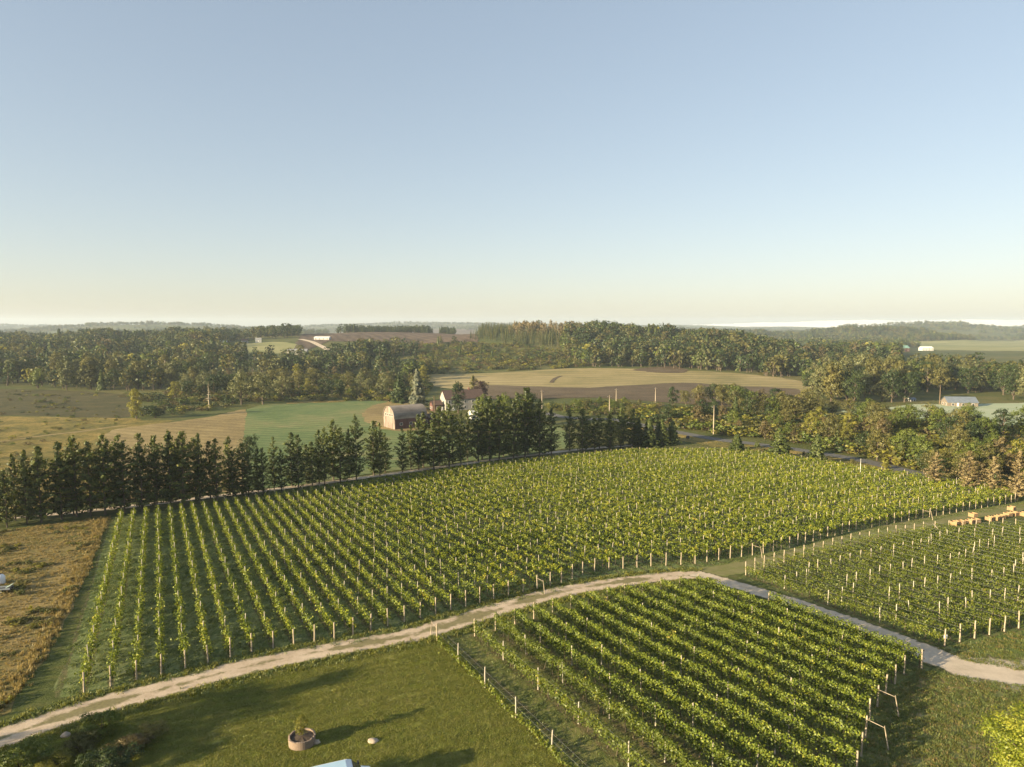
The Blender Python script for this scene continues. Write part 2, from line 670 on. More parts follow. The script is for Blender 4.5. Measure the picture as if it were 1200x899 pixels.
def lane_mat(name, rut_lo, rut_hi, grass, mid=.55):
    """two worn wheel ruts of pale gravel with a ragged grassy crown and grassy verges"""
    m, nt, out = new_mat(name)
    co = coords(nt)
    uv = N(nt, 'ShaderNodeUVMap', uv_map='across')
    sx = N(nt, 'ShaderNodeSeparateXYZ')
    nt.links.new(uv.outputs[0], sx.inputs[0])
    u = math_n(nt, 'ABSOLUTE', math_n(nt, 'SUBTRACT', math_n(nt, 'MULTIPLY', sx.outputs[0], 2.0), 1.0))
    nf = math_n(nt, 'SUBTRACT', noise(nt, co, 1.1, 5, .7), .5)
    nb = math_n(nt, 'SUBTRACT', noise(nt, co, .13, 3, .6), .5)
    edge = math_n(nt, 'ADD', u, math_n(nt, 'MULTIPLY', nf, .75))
    verge = ramp(nt, edge, [(.74, (0, 0, 0)), (.92, (1, 1, 1))])
    crown = math_n(nt, 'ADD', math_n(nt, 'ADD', u, math_n(nt, 'MULTIPLY', nf, 1.1)), math_n(nt, 'MULTIPLY', nb, 2.2))
    cr = ramp(nt, crown, [(.06, (mid, mid, mid)), (.30, (0, 0, 0))])
    dirt = ramp(nt, math_n(nt, 'ADD', math_n(nt, 'MULTIPLY', noise(nt, co, .6, 5, .7), .6), math_n(nt, 'MULTIPLY', noise(nt, co, 7, 4, .7), .4)),
                [(.32, rut_lo), (.65, rut_hi)])
    gr = ramp(nt, noise(nt, co, 3, 5, .7), [(.3, tuple(k * .6 for k in grass)), (.7, tuple(k * 1.35 for k in grass))])
    colr = mixc(nt, cr, dirt, gr)
    colr = mixc(nt, verge, colr, gr)
    b = N(nt, 'ShaderNodeBsdfPrincipled')
    nt.links.new(colr, b.inputs['Base Color'])
    b.inputs['Roughness'].default_value = .95
    b.inputs['Specular IOR Level'].default_value = .15
    bn = N(nt, 'ShaderNodeBump')
    bn.inputs['Strength'].default_value = .5
    bn.inputs['Distance'].default_value = .08
    nt.links.new(noise(nt, co, 5, 6, .7), bn.inputs['Height'])
    nt.links.new(bn.outputs[0], b.inputs['Normal'])
    nt.links.new(b.outputs[0], out.inputs[0])
    return m


def build_ground():
    ys = [-130.0]
    while ys[-1] < 9300:
        y = ys[-1]
        ys.append(y + (3.0 if y < 260 else 3.0 + (y - 260) * .012))
    us = np.linspace(-1, 1, 201)
    us = np.sign(us) * np.abs(us) ** 1.15
    V = []
    for y in ys:
        w = 150 + .93 * max(y, 0)
        x = us * w
        z = terrain(x, np.full_like(x, y))
        V.append(np.stack([x, np.full_like(x, y), z], 1))
    n = len(us)
    V = np.concatenate(V)
    r0 = np.arange(len(ys) - 1)[:, None] * n + np.arange(n - 1)[None, :]
    F = np.stack([r0, r0 + 1, r0 + n + 1, r0 + n], -1).reshape(-1, 4)
    struct('ground', np_mesh('ground', V, F, M['meadow'], smooth=True))
    return V[:, 2].min(), V[:, 2].max()


Z_MIN, Z_MAX = build_ground()

d_ = ray(182, 430)
ROW = np.array([d_[0], d_[1]]) / math.hypot(d_[0], d_[1])       # the way the vine rows run
ACR = np.array([ROW[1], -ROW[0]])                               # across them, to the right

B1 = [(95, 812), (190, 790), (300, 763), (400, 748), (500, 722), (572, 704), (640, 689), (690, 671), (760, 664), (813, 661), (900, 648), (1000, 622),
      (1090, 606), (1190, 589), (1188, 579), (1120, 570), (1060, 560), (1000, 549), (940, 540), (860, 531), (740, 531), (640, 541), (560, 549),
      (420, 571), (280, 591), (143, 606)]
B3 = [(522, 752), (560, 745), (620, 727), (690, 710), (760, 697), (828, 689), (870, 701), (940, 727), (1000, 748), (1083, 783), (1062, 787),
      (1035, 817), (1020, 842), (1012, 872), (1005, 907), (985, 960), (700, 960)]
B4 = [(867, 677), (900, 664), (950, 651), (1000, 639), (1050, 629), (1085, 623), (1115, 622), (1180, 620), (1270, 617), (1330, 640), (1330, 715),
      (1200, 735), (1150, 746), (1104, 758)]
W1, W3, W4 = wpoly(B1), wpoly(B3), wpoly(B4)


def acr(p):
    return float(np.dot(ACR, (p[0], p[1])))


SPLIT = acr(at(572, 704))                                       # beyond this row the vines stand closer and fuller
SP_A, SP_B, SP_3, SP_4 = 2.1, 2.25, 2.75, 2.5
S0_A = acr(at(97, 811)) + .1
S0_3 = acr(at(524, 746))
S0_4 = acr(at(1104, 757))


def grow(poly, d):
    c = np.mean(np.array(poly), axis=0)
    out = []
    n = len(poly)
    P = [np.array(p) for p in poly]
    area = sum(P[i][0] * P[(i + 1) % n][1] - P[(i + 1) % n][0] * P[i][1] for i in range(n))
    sg = 1 if area > 0 else -1
    for i in range(n):
        t = P[(i + 1) % n] - P[i - 1]
        t = t / (np.linalg.norm(t) + 1e-9)
        out.append(tuple(P[i] + np.array([t[1], -t[0]]) * d * sg))
    return out


GA = [(.36, (.06, .085, .022)), (.46, (.11, .145, .045)), (.55, (.18, .21, .08)), (.66, (.25, .26, .12))]
GB = [(.36, (.06, .085, .022)), (.46, (.105, .13, .036)), (.56, (.16, .165, .06)), (.68, (.22, .19, .09))]
GC = [(.36, (.07, .085, .022)), (.46, (.12, .135, .035)), (.56, (.17, .165, .055)), (.68, (.25, .20, .10))]
W1a = [p for p in grow(W1, 2.0)]
sheet('vineyard_ground', W1a, vineyard_mat('alley_grass', GA, ROW, SP_A, S0_A), .012, step=4, jitter=.15, smooth=1)
sheet('vineyard_ground', grow(W3, .6), vineyard_mat('alley_grass_shady', GC, ROW, SP_3, S0_3), .012, step=3, jitter=.1, smooth=1)
sheet('vineyard_ground', grow(W4, .4), vineyard_mat('alley_grass_dry', GB, ROW, SP_4, S0_4), .012, step=3, jitter=.1, smooth=1)

LAWN = [(60, 858), (150, 832), (250, 802), (400, 768), (518, 749), (560, 790), (612, 840), (680, 915), (720, 975), (200, 985), (-40, 975), (-60, 905)]
sheet('lawn', wpoly(LAWN), M['lawn'], .016, step=2.5, jitter=.15)
MEADOW = [(-160, 655), (-40, 628), (60, 614), (128, 607), (121, 622), (107, 660), (92, 690), (76, 725), (54, 765), (28, 805), (0, 838), (-60, 868), (-160, 890)]
W_MEADOW = wpoly(MEADOW)
sheet('dry_meadow', W_MEADOW, M['brown'], .016, step=3, jitter=.25)
ROUGH = [(1012, 870), (1030, 825), (1075, 785), (1110, 790), (1180, 802), (1300, 812), (1320, 985), (985, 985)]
sheet('rough_grass', wpoly(ROUGH), M['rough'], .016, step=2.5, jitter=.15)
sheet('bare_earth', wpoly([(1066, 801), (1090, 791), (1130, 797), (1190, 804), (1160, 811), (1110, 812), (1085, 818)]), M['tan'], .024, step=1.2, jitter=.35)
VERGE = [(1104, 762), (1150, 749), (1200, 738), (1330, 718), (1330, 805), (1200, 787), (1130, 775)]
sheet('rough_grass', wpoly(VERGE), M['rough'], .016, step=2.5, jitter=.12)

# lanes
M['lane'] = lane_mat('gravel_lane', (.40, .30, .205), (.66, .53, .39), (.15, .14, .045), .8)
M['lane2'] = lane_mat('gravel_drive', (.46, .37, .27), (.66, .55, .42), (.10, .10, .035), .12)
M['lane3'] = lane_mat('grass_lane', (.17, .165, .06), (.25, .225, .10), (.17, .185, .055), .8)
MAIN = [(-140, 908), (-60, 888), (0, 866), (60, 845), (120, 826), (200, 805), (300, 779), (400, 759), (470, 747), (530, 731), (600, 709), (660, 693), (730, 682), (790, 675), (830, 674)]
ribbon('gravel_lane', MAIN, [4.0] * 8 + [4.0, 4.2, 4.3, 4.3, 4.3, 4.3, 4.2], M['lane'], .026)
ribbon('grass_lane', [(800, 674), (850, 668), (900, 659), (960, 644), (1030, 624), (1100, 608), (1190, 595), (1260, 588)], [4, 5, 6, 6.5, 6.5, 6, 6, 6], M['lane3'], .022)
ribbon('gravel_drive', [(815, 672), (850, 682), (900, 697), (960, 716), (1020, 737), (1075, 759), (1120, 778), (1170, 789), (1260, 798), (1340, 800)],
       [3.4, 3.4, 3.4, 3.4, 3.4, 4.0, 6.0, 8.6, 9.5, 9.5], M['lane2'], .030)
ribbon('farm_lane', [(-60, 612), (60, 603), (150, 594), (250, 582), (350, 570), (440, 558), (520, 547), (600, 536), (680, 527), (750, 521), (800, 515), (812, 511)],
       3.6, M['lane2'], .05, across=4)

# fields beyond
DARKF = [(-160, 452), (0, 456), (80, 458), (140, 462), (158, 475), (150, 489), (60, 488), (0, 487), (-160, 490)]
sheet('dark_field', wpoly(DARKF), M['darkfield'], .10, step=6, jitter=.8)
SCRUB = [(-160, 490), (0, 488), (60, 489), (150, 490), (166, 493), (205, 493), (150, 503), (125, 512), (118, 524), (128, 560), (120, 588), (60, 596), (-160, 612)]
sheet('scrub_field', wpoly(SCRUB), M['scrub'], .06, step=5, jitter=.7)
TAN = [(133, 504), (200, 495), (250, 488), (288, 480), (289, 500), (292, 530), (288, 570), (200, 580), (132, 586), (122, 540), (118, 522)]
sheet('mown_field', wpoly(TAN), M['tan'], .09, step=4, jitter=.4)
ribbon('sandy_track', [(-80, 525), (0, 518), (50, 511), (95, 506), (128, 501), (150, 499)], [2.6, 2.6, 3, 3, 2.4, 2.0], M['tan'], .12, across=4)
GREEN = [(289, 480), (330, 474), (380, 471), (430, 470), (462, 472), (480, 490), (520, 512), (640, 500), (662, 505), (662, 526), (560, 540), (430, 556), (294, 574), (291, 540)]
sheet('hay_field', wpoly(GREEN), M['green'], .11, step=5, jitter=.3, smooth=2)
YELLOW = [(498, 440), (560, 438), (620, 435), (665, 432), (740, 432), (800, 434), (870, 438), (940, 447), (942, 462), (860, 460), (780, 458), (700, 463), (560, 458), (503, 452)]
sheet('ripe_field', wpoly(YELLOW), M['yellow'], .15, step=8, jitter=.8, smooth=2)
PLOUGH = [(560, 452), (620, 453), (690, 454.5), (780, 449.5), (815, 449), (860, 453), (935, 456), (940, 472), (880, 478), (780, 472), (690, 466), (560, 468)]
sheet('ploughed_field', wpoly(PLOUGH), M['plough'], .22, step=7, jitter=.5, smooth=2)
MIST = [(985, 482), (1040, 478), (1070, 474), (1130, 474), (1290, 473), (1290, 512), (1150, 512), (1060, 498)]
sheet('misty_field', wpoly(MIST), M['mist'], .12, step=6, jitter=.5)
HLAWN = [(272, 411), (276, 405), (300, 402), (330, 401), (348, 404), (352, 410), (335, 414), (290, 415)]
sheet('hill_lawn', wpoly(HLAWN), M['hilllawn'], .3, step=8, jitter=.8)
BHILL = [(352, 394), (400, 390), (470, 387), (530, 386), (556, 388), (560, 396), (540, 403), (480, 403), (430, 400), (385, 400)]
sheet('orchard_hill', wpoly(BHILL), M['brownhill'], .4, step=10, jitter=1)
FARF = [(1062, 402), (1120, 399), (1200, 399), (1290, 399), (1290, 411), (1200, 412), (1120, 411), (1090, 410)]
sheet('far_field', wpoly(FARF), M['hilllawn'], .6, step=16, jitter=1)
ribbon('field_track', [(646, 449), (648, 446), (652, 443), (658, 441)], 3.0, M['plough'], .3, across=3)
YARD = [(432, 478), (450, 472), (470, 470), (500, 478), (500, 500), (470, 506), (440, 500), (425, 488)]
sheet('farmyard', wpoly(YARD), M['tan'], .16, step=3, jitter=.6)
GOLD = [(338, 472), (362, 470), (402, 469), (402, 471.5), (362, 472.5), (338, 474)]
sheet('goldenrod_strip', wpoly(GOLD), M['scrub'], .2, step=4, jitter=.8)
CLEAR = [(742, 434), (760, 431), (790, 430), (806, 433), (800, 437), (770, 437)]
sheet('bare_earth', wpoly(CLEAR), M['plough'], .3, step=6, jitter=1)
ribbon('road_verge', [(745, 501), (775, 507), (800, 513), (845, 521), (880, 525), (925, 531), (970, 539), (1010, 547), (1060, 558), (1100, 568)], [13] * 10, M['scrub'], .09, across=6, wobble=.2)
# roads
ribbon('road', [(640, 484), (655, 488), (680, 491), (715, 492), (745, 497), (775, 503), (800, 508), (845, 516), (880, 520), (925, 526), (970, 533), (1010, 540), (1060, 552), (1120, 566)],
       [6] * 14, M['paving'], .14, across=4, wobble=.02)
ribbon('hill_road', [(352, 398), (362, 400), (372, 404), (382, 409), (392, 415), (400, 421)], 9, M['lane2'], .5, across=4, wobble=.03)

# ------------------------------------------------------------------ vine rows
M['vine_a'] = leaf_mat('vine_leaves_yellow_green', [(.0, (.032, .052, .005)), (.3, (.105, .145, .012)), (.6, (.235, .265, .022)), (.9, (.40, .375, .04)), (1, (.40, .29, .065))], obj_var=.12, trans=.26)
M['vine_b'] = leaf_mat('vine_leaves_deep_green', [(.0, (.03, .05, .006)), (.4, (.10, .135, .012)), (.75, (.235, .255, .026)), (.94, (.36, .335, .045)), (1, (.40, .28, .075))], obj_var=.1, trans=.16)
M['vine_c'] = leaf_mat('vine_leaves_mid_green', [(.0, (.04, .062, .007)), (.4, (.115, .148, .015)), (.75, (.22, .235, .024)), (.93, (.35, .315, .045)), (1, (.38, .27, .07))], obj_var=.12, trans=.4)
M['vine_wood'] = plain_mat('vine_wood', (.10, .075, .05), .9, .3, 6)
M['post'] = plain_mat('weathered_post', (.40, .33, .24), .85, .35, 3, bump=.4, stretch=(6, 6, .8))
M['post_pale'] = plain_mat('pale_post', (.46, .41, .33), .85, .3, 3, bump=.4, stretch=(6, 6, .8))
M['wire'] = plain_mat('galvanised_wire', (.30, .31, .31), .5, .15, 2, metal=.6)


def post_mesh(h, r0, mat, lean=(0, 0), seed=0):
    q = random.Random(seed)
    b = MB()
    pts, rad = [], []
    for i in range(6):
        t = i / 5
        pts.append((lean[0] * t * h + q.uniform(-.012, .012), lean[1] * t * h + q.uniform(-.012, .012), -.15 + t * (h + .15)))
        rad.append(r0 * (1.1 - .18 * t) * q.uniform(.95, 1.05))
    pts.append((pts[-1][0], pts[-1][1], h + .015))
    rad.append(r0 * .72)
    b.tube(pts, rad, 8)
    return b.mesh('post', mat, True)


POSTS_END = [post_mesh(1.95, .075, M['post'], (random.uniform(-.04, .04), random.uniform(-.04, .04)), i) for i in range(5)]
POSTS_MID = [post_mesh(2.22, .05, M['post_pale'], (random.uniform(-.05, .05), random.uniform(-.05, .05)), 20 + i) for i in range(6)]
POSTS_MID4 = [post_mesh(1.98, .055, M['post_pale'], (random.uniform(-.05, .05), random.uniform(-.05, .05)), 40 + i) for i in range(6)]

ORD = ['zeroth', 'first', 'second', 'third', 'fourth', 'fifth', 'sixth', 'seventh', 'eighth', 'ninth', 'tenth', 'eleventh', 'twelfth', 'thirteenth',
       'fourteenth', 'fifteenth', 'sixteenth', 'seventeenth', 'eighteenth', 'nineteenth']
TENS = {2: 'twent', 3: 'thirt', 4: 'fort', 5: 'fift', 6: 'sixt', 7: 'sevent', 8: 'eight', 9: 'ninet'}


def ordinal(n):
    if n < 20:
        return ORD[n]
    if n < 100:
        t, u = divmod(n, 10)
        return TENS[t] + ('ieth' if u == 0 else 'y-' + ORD[u])
    return 'hundred and ' + ordinal(n - 100) if n > 100 else 'hundredth'


def row_span(poly, s):
    """where the line at offset s across the rows lies inside the block"""
    P = [(acr(p), float(np.dot(ROW, p))) for p in poly]
    ts = []
    for i in range(len(P)):
        (s1, t1), (s2, t2) = P[i], P[(i + 1) % len(P)]
        if (s1 > s) != (s2 > s):
            ts.append(t1 + (t2 - t1) * (s - s1) / (s2 - s1))
    ts.sort()
    return (ts[0], ts[-1]) if len(ts) >= 2 else None


def vine_foliage(name, A, L, style, seed, mats):
    """leaves, shoots and stems of one row, in the row's own coordinates (x along ROW is folded into world axes)"""
    r = np.random.default_rng(seed)
    dens, lo, mid, hi, wid, size, sprawl, gap, curtain = style
    # every vine is a hub on the wire with shoots that hang, stand or sprawl from it
    nv = max(2, int(L / 1.25))
    tv = (np.arange(nv) + r.uniform(.2, .8, nv)) * (L / nv)
    vig = np.clip(.95 + .35 * np.sin(tv * .21 + r.uniform(0, 6)) * r.uniform(.2, 1) + r.normal(0, .38, nv), .2, 1.8)
    pw = smooth_noise(A[0] + ROW[0] * tv, A[1] + ROW[1] * tv, 34, 77)      # strong and weak patches run across the rows
    vig *= 1 + .38 * pw
    vig[r.random(nv) < gap] = .12
    C, S, Nn, T = [], [], [], []
    for t0, g, pv in zip(tv, vig, pw):
        ns = max(2, int(7 * min(g, 1.3)))
        for k in range(ns):
            m = max(2, int(dens * g / ns))
            base = np.array([t0 + r.normal(0, .42), r.normal(0, .10), mid + r.normal(0, .12)])
            up = r.uniform(-.75, 1.0)
            tip = base + np.array([r.normal(0, .45), r.normal(0, wid) * (1 + sprawl * (r.random() < .3)), (hi - mid) * up if up > 0 else (mid - lo) * up]) * min(1.15, .55 + .5 * g)
            q = r.random(m) ** .8
            pts = base + (tip - base) * q[:, None] + r.normal(0, .10, (m, 3))
            pts[:, 2] -= .18 * q ** 2 * (up > .3)
            C.append(pts)
            S.append(size * r.uniform(.7, 1.35, m))
            nn = r.normal(size=(m, 3)) * .75 + np.array([0, np.sign(r.normal()) * .45, .75])
            Nn.append(nn)
            T.append(np.clip(r.normal(.38, .2) - .10 * pv + .25 * (pts[:, 2] - mid) / max(hi - mid, .1) * .6 + r.normal(0, .13, m), 0, 1))  # upper leaves tinted lighter, lower ones darker: canopy shading put into the colour
    if curtain:                                                 # the trained wall of leaves along the wires
        m = int(curtain * L)
        t = r.uniform(0, L, m)
        u = r.random(m) ** .75
        sw = .07 * np.sin(t * 1.9 + r.uniform(0, 6)) + .05 * np.sin(t * .83)
        thick = wid * (.45 + .6 * u) * (1 + .25 * np.sin(t * 2.7 + r.uniform(0, 6)))
        top = hi + .13 * np.sin(t * 1.3 + r.uniform(0, 6)) + .10 * np.sin(t * 4.1)
        side = r.normal(0, 1, m)
        C.append(np.stack([t, sw + side * thick, lo + (top - lo) * u], 1))
        S.append(size * r.uniform(.7, 1.35, m))
        Nn.append(r.normal(size=(m, 3)) * .45 + np.stack([np.zeros(m), np.clip(side, -1, 1) * .9, .25 + .75 * u], 1))
        T.append(np.clip(r.normal(.36, .15, m) + .16 * (u - .5), 0, 1))  # tint also lightens up the leaf wall, as light would
    C = np.concatenate(C)
    C[:, 2] = np.clip(C[:, 2], .12, None)
    keep = (C[:, 0] > -.4) & (C[:, 0] < L + .4)
    C, S, Nn, T = C[keep], np.concatenate(S)[keep], np.concatenate(Nn)[keep], np.concatenate(T)[keep]
    # into world axes and onto the slope
    W = np.stack([ROW[0] * C[:, 0] + ACR[0] * C[:, 1], ROW[1] * C[:, 0] + ACR[1] * C[:, 1], C[:, 2]], 1)
    z0 = tz(A[0], A[1])
    W[:, 2] += terrain(A[0] + W[:, 0], A[1] + W[:, 1]) - z0
    NW = np.stack([ROW[0] * Nn[:, 0] + ACR[0] * Nn[:, 1], ROW[1] * Nn[:, 0] + ACR[1] * Nn[:, 1], Nn[:, 2]], 1)
    V, F = leaf_quads(W, S, NW, .78, r)
    tint = np.repeat(T, 4)
    # stems: thin four-sided trunks up to the wire
    sv, sf = [], []
    for t0, g in zip(tv, vig):
        x, y = ROW * t0
        z = tz(A[0] + x, A[1] + y) - z0
        lx, ly = r.normal(0, .08, 2)
        o = len(V) + len(sv)
        w = .035
        for (zz, ax, ay, ww) in ((-.05, 0, 0, w), (mid * .5, lx, ly, w * .8), (mid, lx * .3, ly * .3, w * .6)):
            for dx, dy in ((-1, -1), (1, -1), (1, 1), (-1, 1)):
                sv.append((x + ax + dx * ww, y + ay + dy * ww, z + zz))
        for lev in (0, 4):
            for k in range(4):
                sf.append((o + lev + k, o + lev + (k + 1) % 4, o + lev + 4 + (k + 1) % 4, o + lev + 4 + k))
    nf = len(F)
    V = np.concatenate([V, np.array(sv)])
    F = np.concatenate([F, np.array(sf)])
    mi = np.concatenate([np.zeros(nf, int), np.ones(len(sf), int)])
    tint = np.concatenate([tint, np.zeros(len(sv))])
    return np_mesh(name, V, F, mats, mi, tint)


def wire_mesh(A, L, heights, sag=.03):
    b = MB()
    z0 = tz(A[0], A[1])
    n = max(4, int(L / 6))
    for h in heights:
        pts = []
        for i in range(n + 1):
            t = L * i / n
            x, y = ROW * t
            pts.append((x, y, tz(A[0] + x, A[1] + y) - z0 + h - (sag if i % 2 else 0)))
        b.tube(pts, .007, 3, cap=False)
    return b.mesh('trellis_wire', M['wire'])


def vine_row(A, L, label, group, style, mats, seed, step=6.4, mids=POSTS_MID, near_end=True, far_end=True, brace=None, heights=(1.05, 1.65), cat='vine row', name='vine_row'):
    q = random.Random(seed)
    t = thing(name, (A[0], A[1], tz(A[0], A[1])), label, cat, group)
    if style:
        link('vines', vine_foliage('vines', A, L, style, seed, mats), t)
    if heights:
        link('trellis_wire', wire_mesh(A, L, heights), t)
    n = max(1, round(L / step))
    off = q.uniform(-.5, .5)
    for i in range(n + 1):
        end = i in (0, n)
        if (i == 0 and not near_end) or (i == n and not far_end):
            continue
        d = L * i / n + (0 if end else off + q.uniform(-.25, .25))
        x, y = ROW * d
        z = tz(A[0] + x, A[1] + y) - tz(A[0], A[1])
        p = link('post', q.choice(POSTS_END if end else mids), t, (x, y, z))
        p.rotation_euler = (0, 0, q.uniform(0, 6.28))
        s = q.uniform(.93, 1.07)
        p.scale = (1, 1, s)
    if brace:
        for at_end in brace:
            d = -.1 if at_end == 'near' else L + .1
            sg = -1 if at_end == 'near' else 1
            b = MB()
            x, y = ROW * (d + sg * 1.9)
            x2, y2 = ROW * (d + sg * 1.45)
            zA = tz(A[0], A[1])
            z = tz(A[0] + x, A[1] + y) - zA
            b.tube([(x, y, z - .2), (x2, y2, z + 1.75)], [.05, .04], 8)
            link('anchor_post', b.mesh('anchor_post', M['post'], True), t)
            b = MB()
            x3, y3 = ROW * d
            b.tube([(x2, y2, z + 1.6), (x3, y3, z + 1.5)], .026, 8)
            link('brace_rail', b.mesh('brace_rail', M['post'], True), t)
    return t


#              leaves  lo   mid   hi    width size sprawl gap
ST_A = (82, .25, 1.15, 1.85, .24, .20, .5, .06, 42)
ST_B = (135, .55, 1.45, 2.05, .36, .21, .9, .07, 12)
ST_3 = (100, .50, 1.45, 2.05, .24, .165, .7, .04, 215)
ST_3E = (90, .30, 1.10, 1.75, .20, .18, .4, .06, 85)
ST_4 = (52, .30, .95, 1.45, .18, .18, .5, .08, 68)
ST_Y = (34, .04, .30, .65, .22, .20, .3, .12, 30)

row_no = 0
s = S0_A
rows_a = []
while s < 175:
    sp = row_span(W1, s)
    if sp and sp[1] - sp[0] > 6:
        rows_a.append((s, sp))
    s += SP_A if s < SPLIT else SP_B
for i, (s, (t0, t1)) in enumerate(rows_a):
    A = ROW * t0 + ACR * s
    full = s > SPLIT
    lab = ('outermost grapevine row of the large vineyard, along the dry brown meadow' if i == 0 else
           'last grapevine row of the large vineyard, along the far roadside trees' if i == len(rows_a) - 1 else
           f'{"full yellow-green" if full else "narrow young"} vine row, {ordinal(i + 1)} from the brown meadow in the large vineyard')
    st = list(ST_B if full else ST_A)
    dist = math.hypot(A[0], A[1])
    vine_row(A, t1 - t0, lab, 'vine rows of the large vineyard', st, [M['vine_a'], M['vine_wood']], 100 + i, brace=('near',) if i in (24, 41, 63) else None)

s = S0_3 + SP_3
i = 1
A = np.array(at(528, 748)[:2])
B = np.array(at(700, 935)[:2])
Lr = float(np.dot(B - A, -ROW))
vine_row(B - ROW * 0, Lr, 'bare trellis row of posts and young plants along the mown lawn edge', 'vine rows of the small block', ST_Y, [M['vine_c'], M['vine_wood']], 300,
         step=6.0, mids=POSTS_MID4, brace=('far',))
rows_3 = []
while s < 90:
    sp = row_span(W3, s)
    if sp and sp[1] - sp[0] > 3:
        rows_3.append((s, sp))
    s += SP_3
for i, (s, (t0, t1)) in enumerate(rows_3):
    A = ROW * t0 + ACR * s
    lab = ('thin leafy vine row next to the bare posts by the lawn, small block' if i == 0 else
           'outermost lush vine row of the small block, along the gravel drive' if i == len(rows_3) - 1 else
           f'lush deep green hedge-like vine row, {ordinal(i + 1)} from the lawn in the small block')
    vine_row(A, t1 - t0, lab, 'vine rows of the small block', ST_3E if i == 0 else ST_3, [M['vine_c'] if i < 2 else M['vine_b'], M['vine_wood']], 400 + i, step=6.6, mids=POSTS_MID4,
             brace=('near',) if (lambda Y: 817 < Y < 830 or 858 < Y < 876)(project(A[0], A[1], tz(A[0], A[1]))[1]) else None)

rows_4 = []
s = S0_4 + .2
while s < 190:
    sp = row_span(W4, s)
    if sp and sp[1] - sp[0] > 3:
        rows_4.append((s, sp))
    s += SP_4
for i, (s, (t0, t1)) in enumerate(rows_4):
    A = ROW * t0 + ACR * s
    lab = ('outermost vine row of the post-studded block, along the gravel drive' if i == 0 else
           'last vine row of the post-studded block, beside the wooden crates' if i == len(rows_4) - 1 else
           f'low bright green vine row, {ordinal(i + 1)} from the gravel drive in the post-studded block')
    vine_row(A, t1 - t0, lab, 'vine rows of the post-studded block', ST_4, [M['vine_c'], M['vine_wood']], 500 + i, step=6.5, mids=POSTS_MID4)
print('rows', len(rows_a), len(rows_3), len(rows_4))

# ------------------------------------------------------------------ trees
M['bark'] = plain_mat('bark', (.11, .085, .06), .95, .35, 3, bump=.6, stretch=(3, 3, .6))
M['bark_pale'] = plain_mat('pale_bark', (.42, .36, .27), .9, .35, 2, bump=.4, stretch=(3, 3, .6))
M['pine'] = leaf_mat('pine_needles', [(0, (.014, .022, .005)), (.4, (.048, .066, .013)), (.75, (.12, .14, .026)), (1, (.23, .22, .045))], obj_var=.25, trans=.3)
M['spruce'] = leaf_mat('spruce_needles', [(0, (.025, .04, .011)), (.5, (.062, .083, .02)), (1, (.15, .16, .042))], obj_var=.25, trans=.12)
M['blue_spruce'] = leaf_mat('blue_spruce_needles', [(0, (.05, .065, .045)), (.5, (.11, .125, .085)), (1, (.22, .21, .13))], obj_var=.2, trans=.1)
M['tan'] = leaf_mat('browned_needles', [(0, (.10, .078, .036)), (.5, (.22, .17, .08)), (1, (.36, .285, .15))], obj_var=.3, trans=.2)
M['leaf_dark'] = leaf_mat('dark_foliage', [(0, (.018, .032, .010)), (.5, (.040, .062, .018)), (1, (.085, .105, .03))], obj_var=.3, trans=.25)
M['leaf_green'] = leaf_mat('green_foliage', [(0, (.045, .07, .012)), (.5, (.11, .145, .024)), (1, (.22, .24, .045))], obj_var=.3, trans=.35)
M['leaf_olive'] = leaf_mat('olive_foliage', [(0, (.05, .055, .015)), (.5, (.125, .12, .034)), (1, (.24, .21, .065))], obj_var=.3, trans=.3)
M['leaf_yellow'] = leaf_mat('yellow_green_foliage', [(0, (.11, .12, .018)), (.5, (.24, .23, .036)), (1, (.42, .36, .075))], obj_var=.3, trans=.4)
M['leaf_rust'] = leaf_mat('rusty_foliage', [(0, (.06, .048, .02)), (.5, (.135, .105, .045)), (1, (.25, .19, .08))], obj_var=.3, trans=.3)
M['leaf_pale'] = leaf_mat('grey_green_foliage', [(0, (.06, .075, .03)), (.5, (.14, .15, .06)), (1, (.27, .25, .11))], obj_var=.3, trans=.3)
M['leaf_purple'] = leaf_mat('purple_foliage', [(0, (.012, .006, .008)), (.5, (.03, .014, .016)), (1, (.07, .03, .03))], obj_var=.2, trans=.2)
M['bush_bright'] = leaf_mat('bright_lime_foliage', [(0, (.10, .15, .015)), (.5, (.26, .30, .03)), (1, (.48, .44, .06))], obj_var=.1, trans=.45)
M['weed'] = leaf_mat('meadow_weeds', [(0, (.04, .06, .015)), (.5, (.10, .11, .03)), (1, (.22, .19, .06))], obj_var=.5, trans=.3)


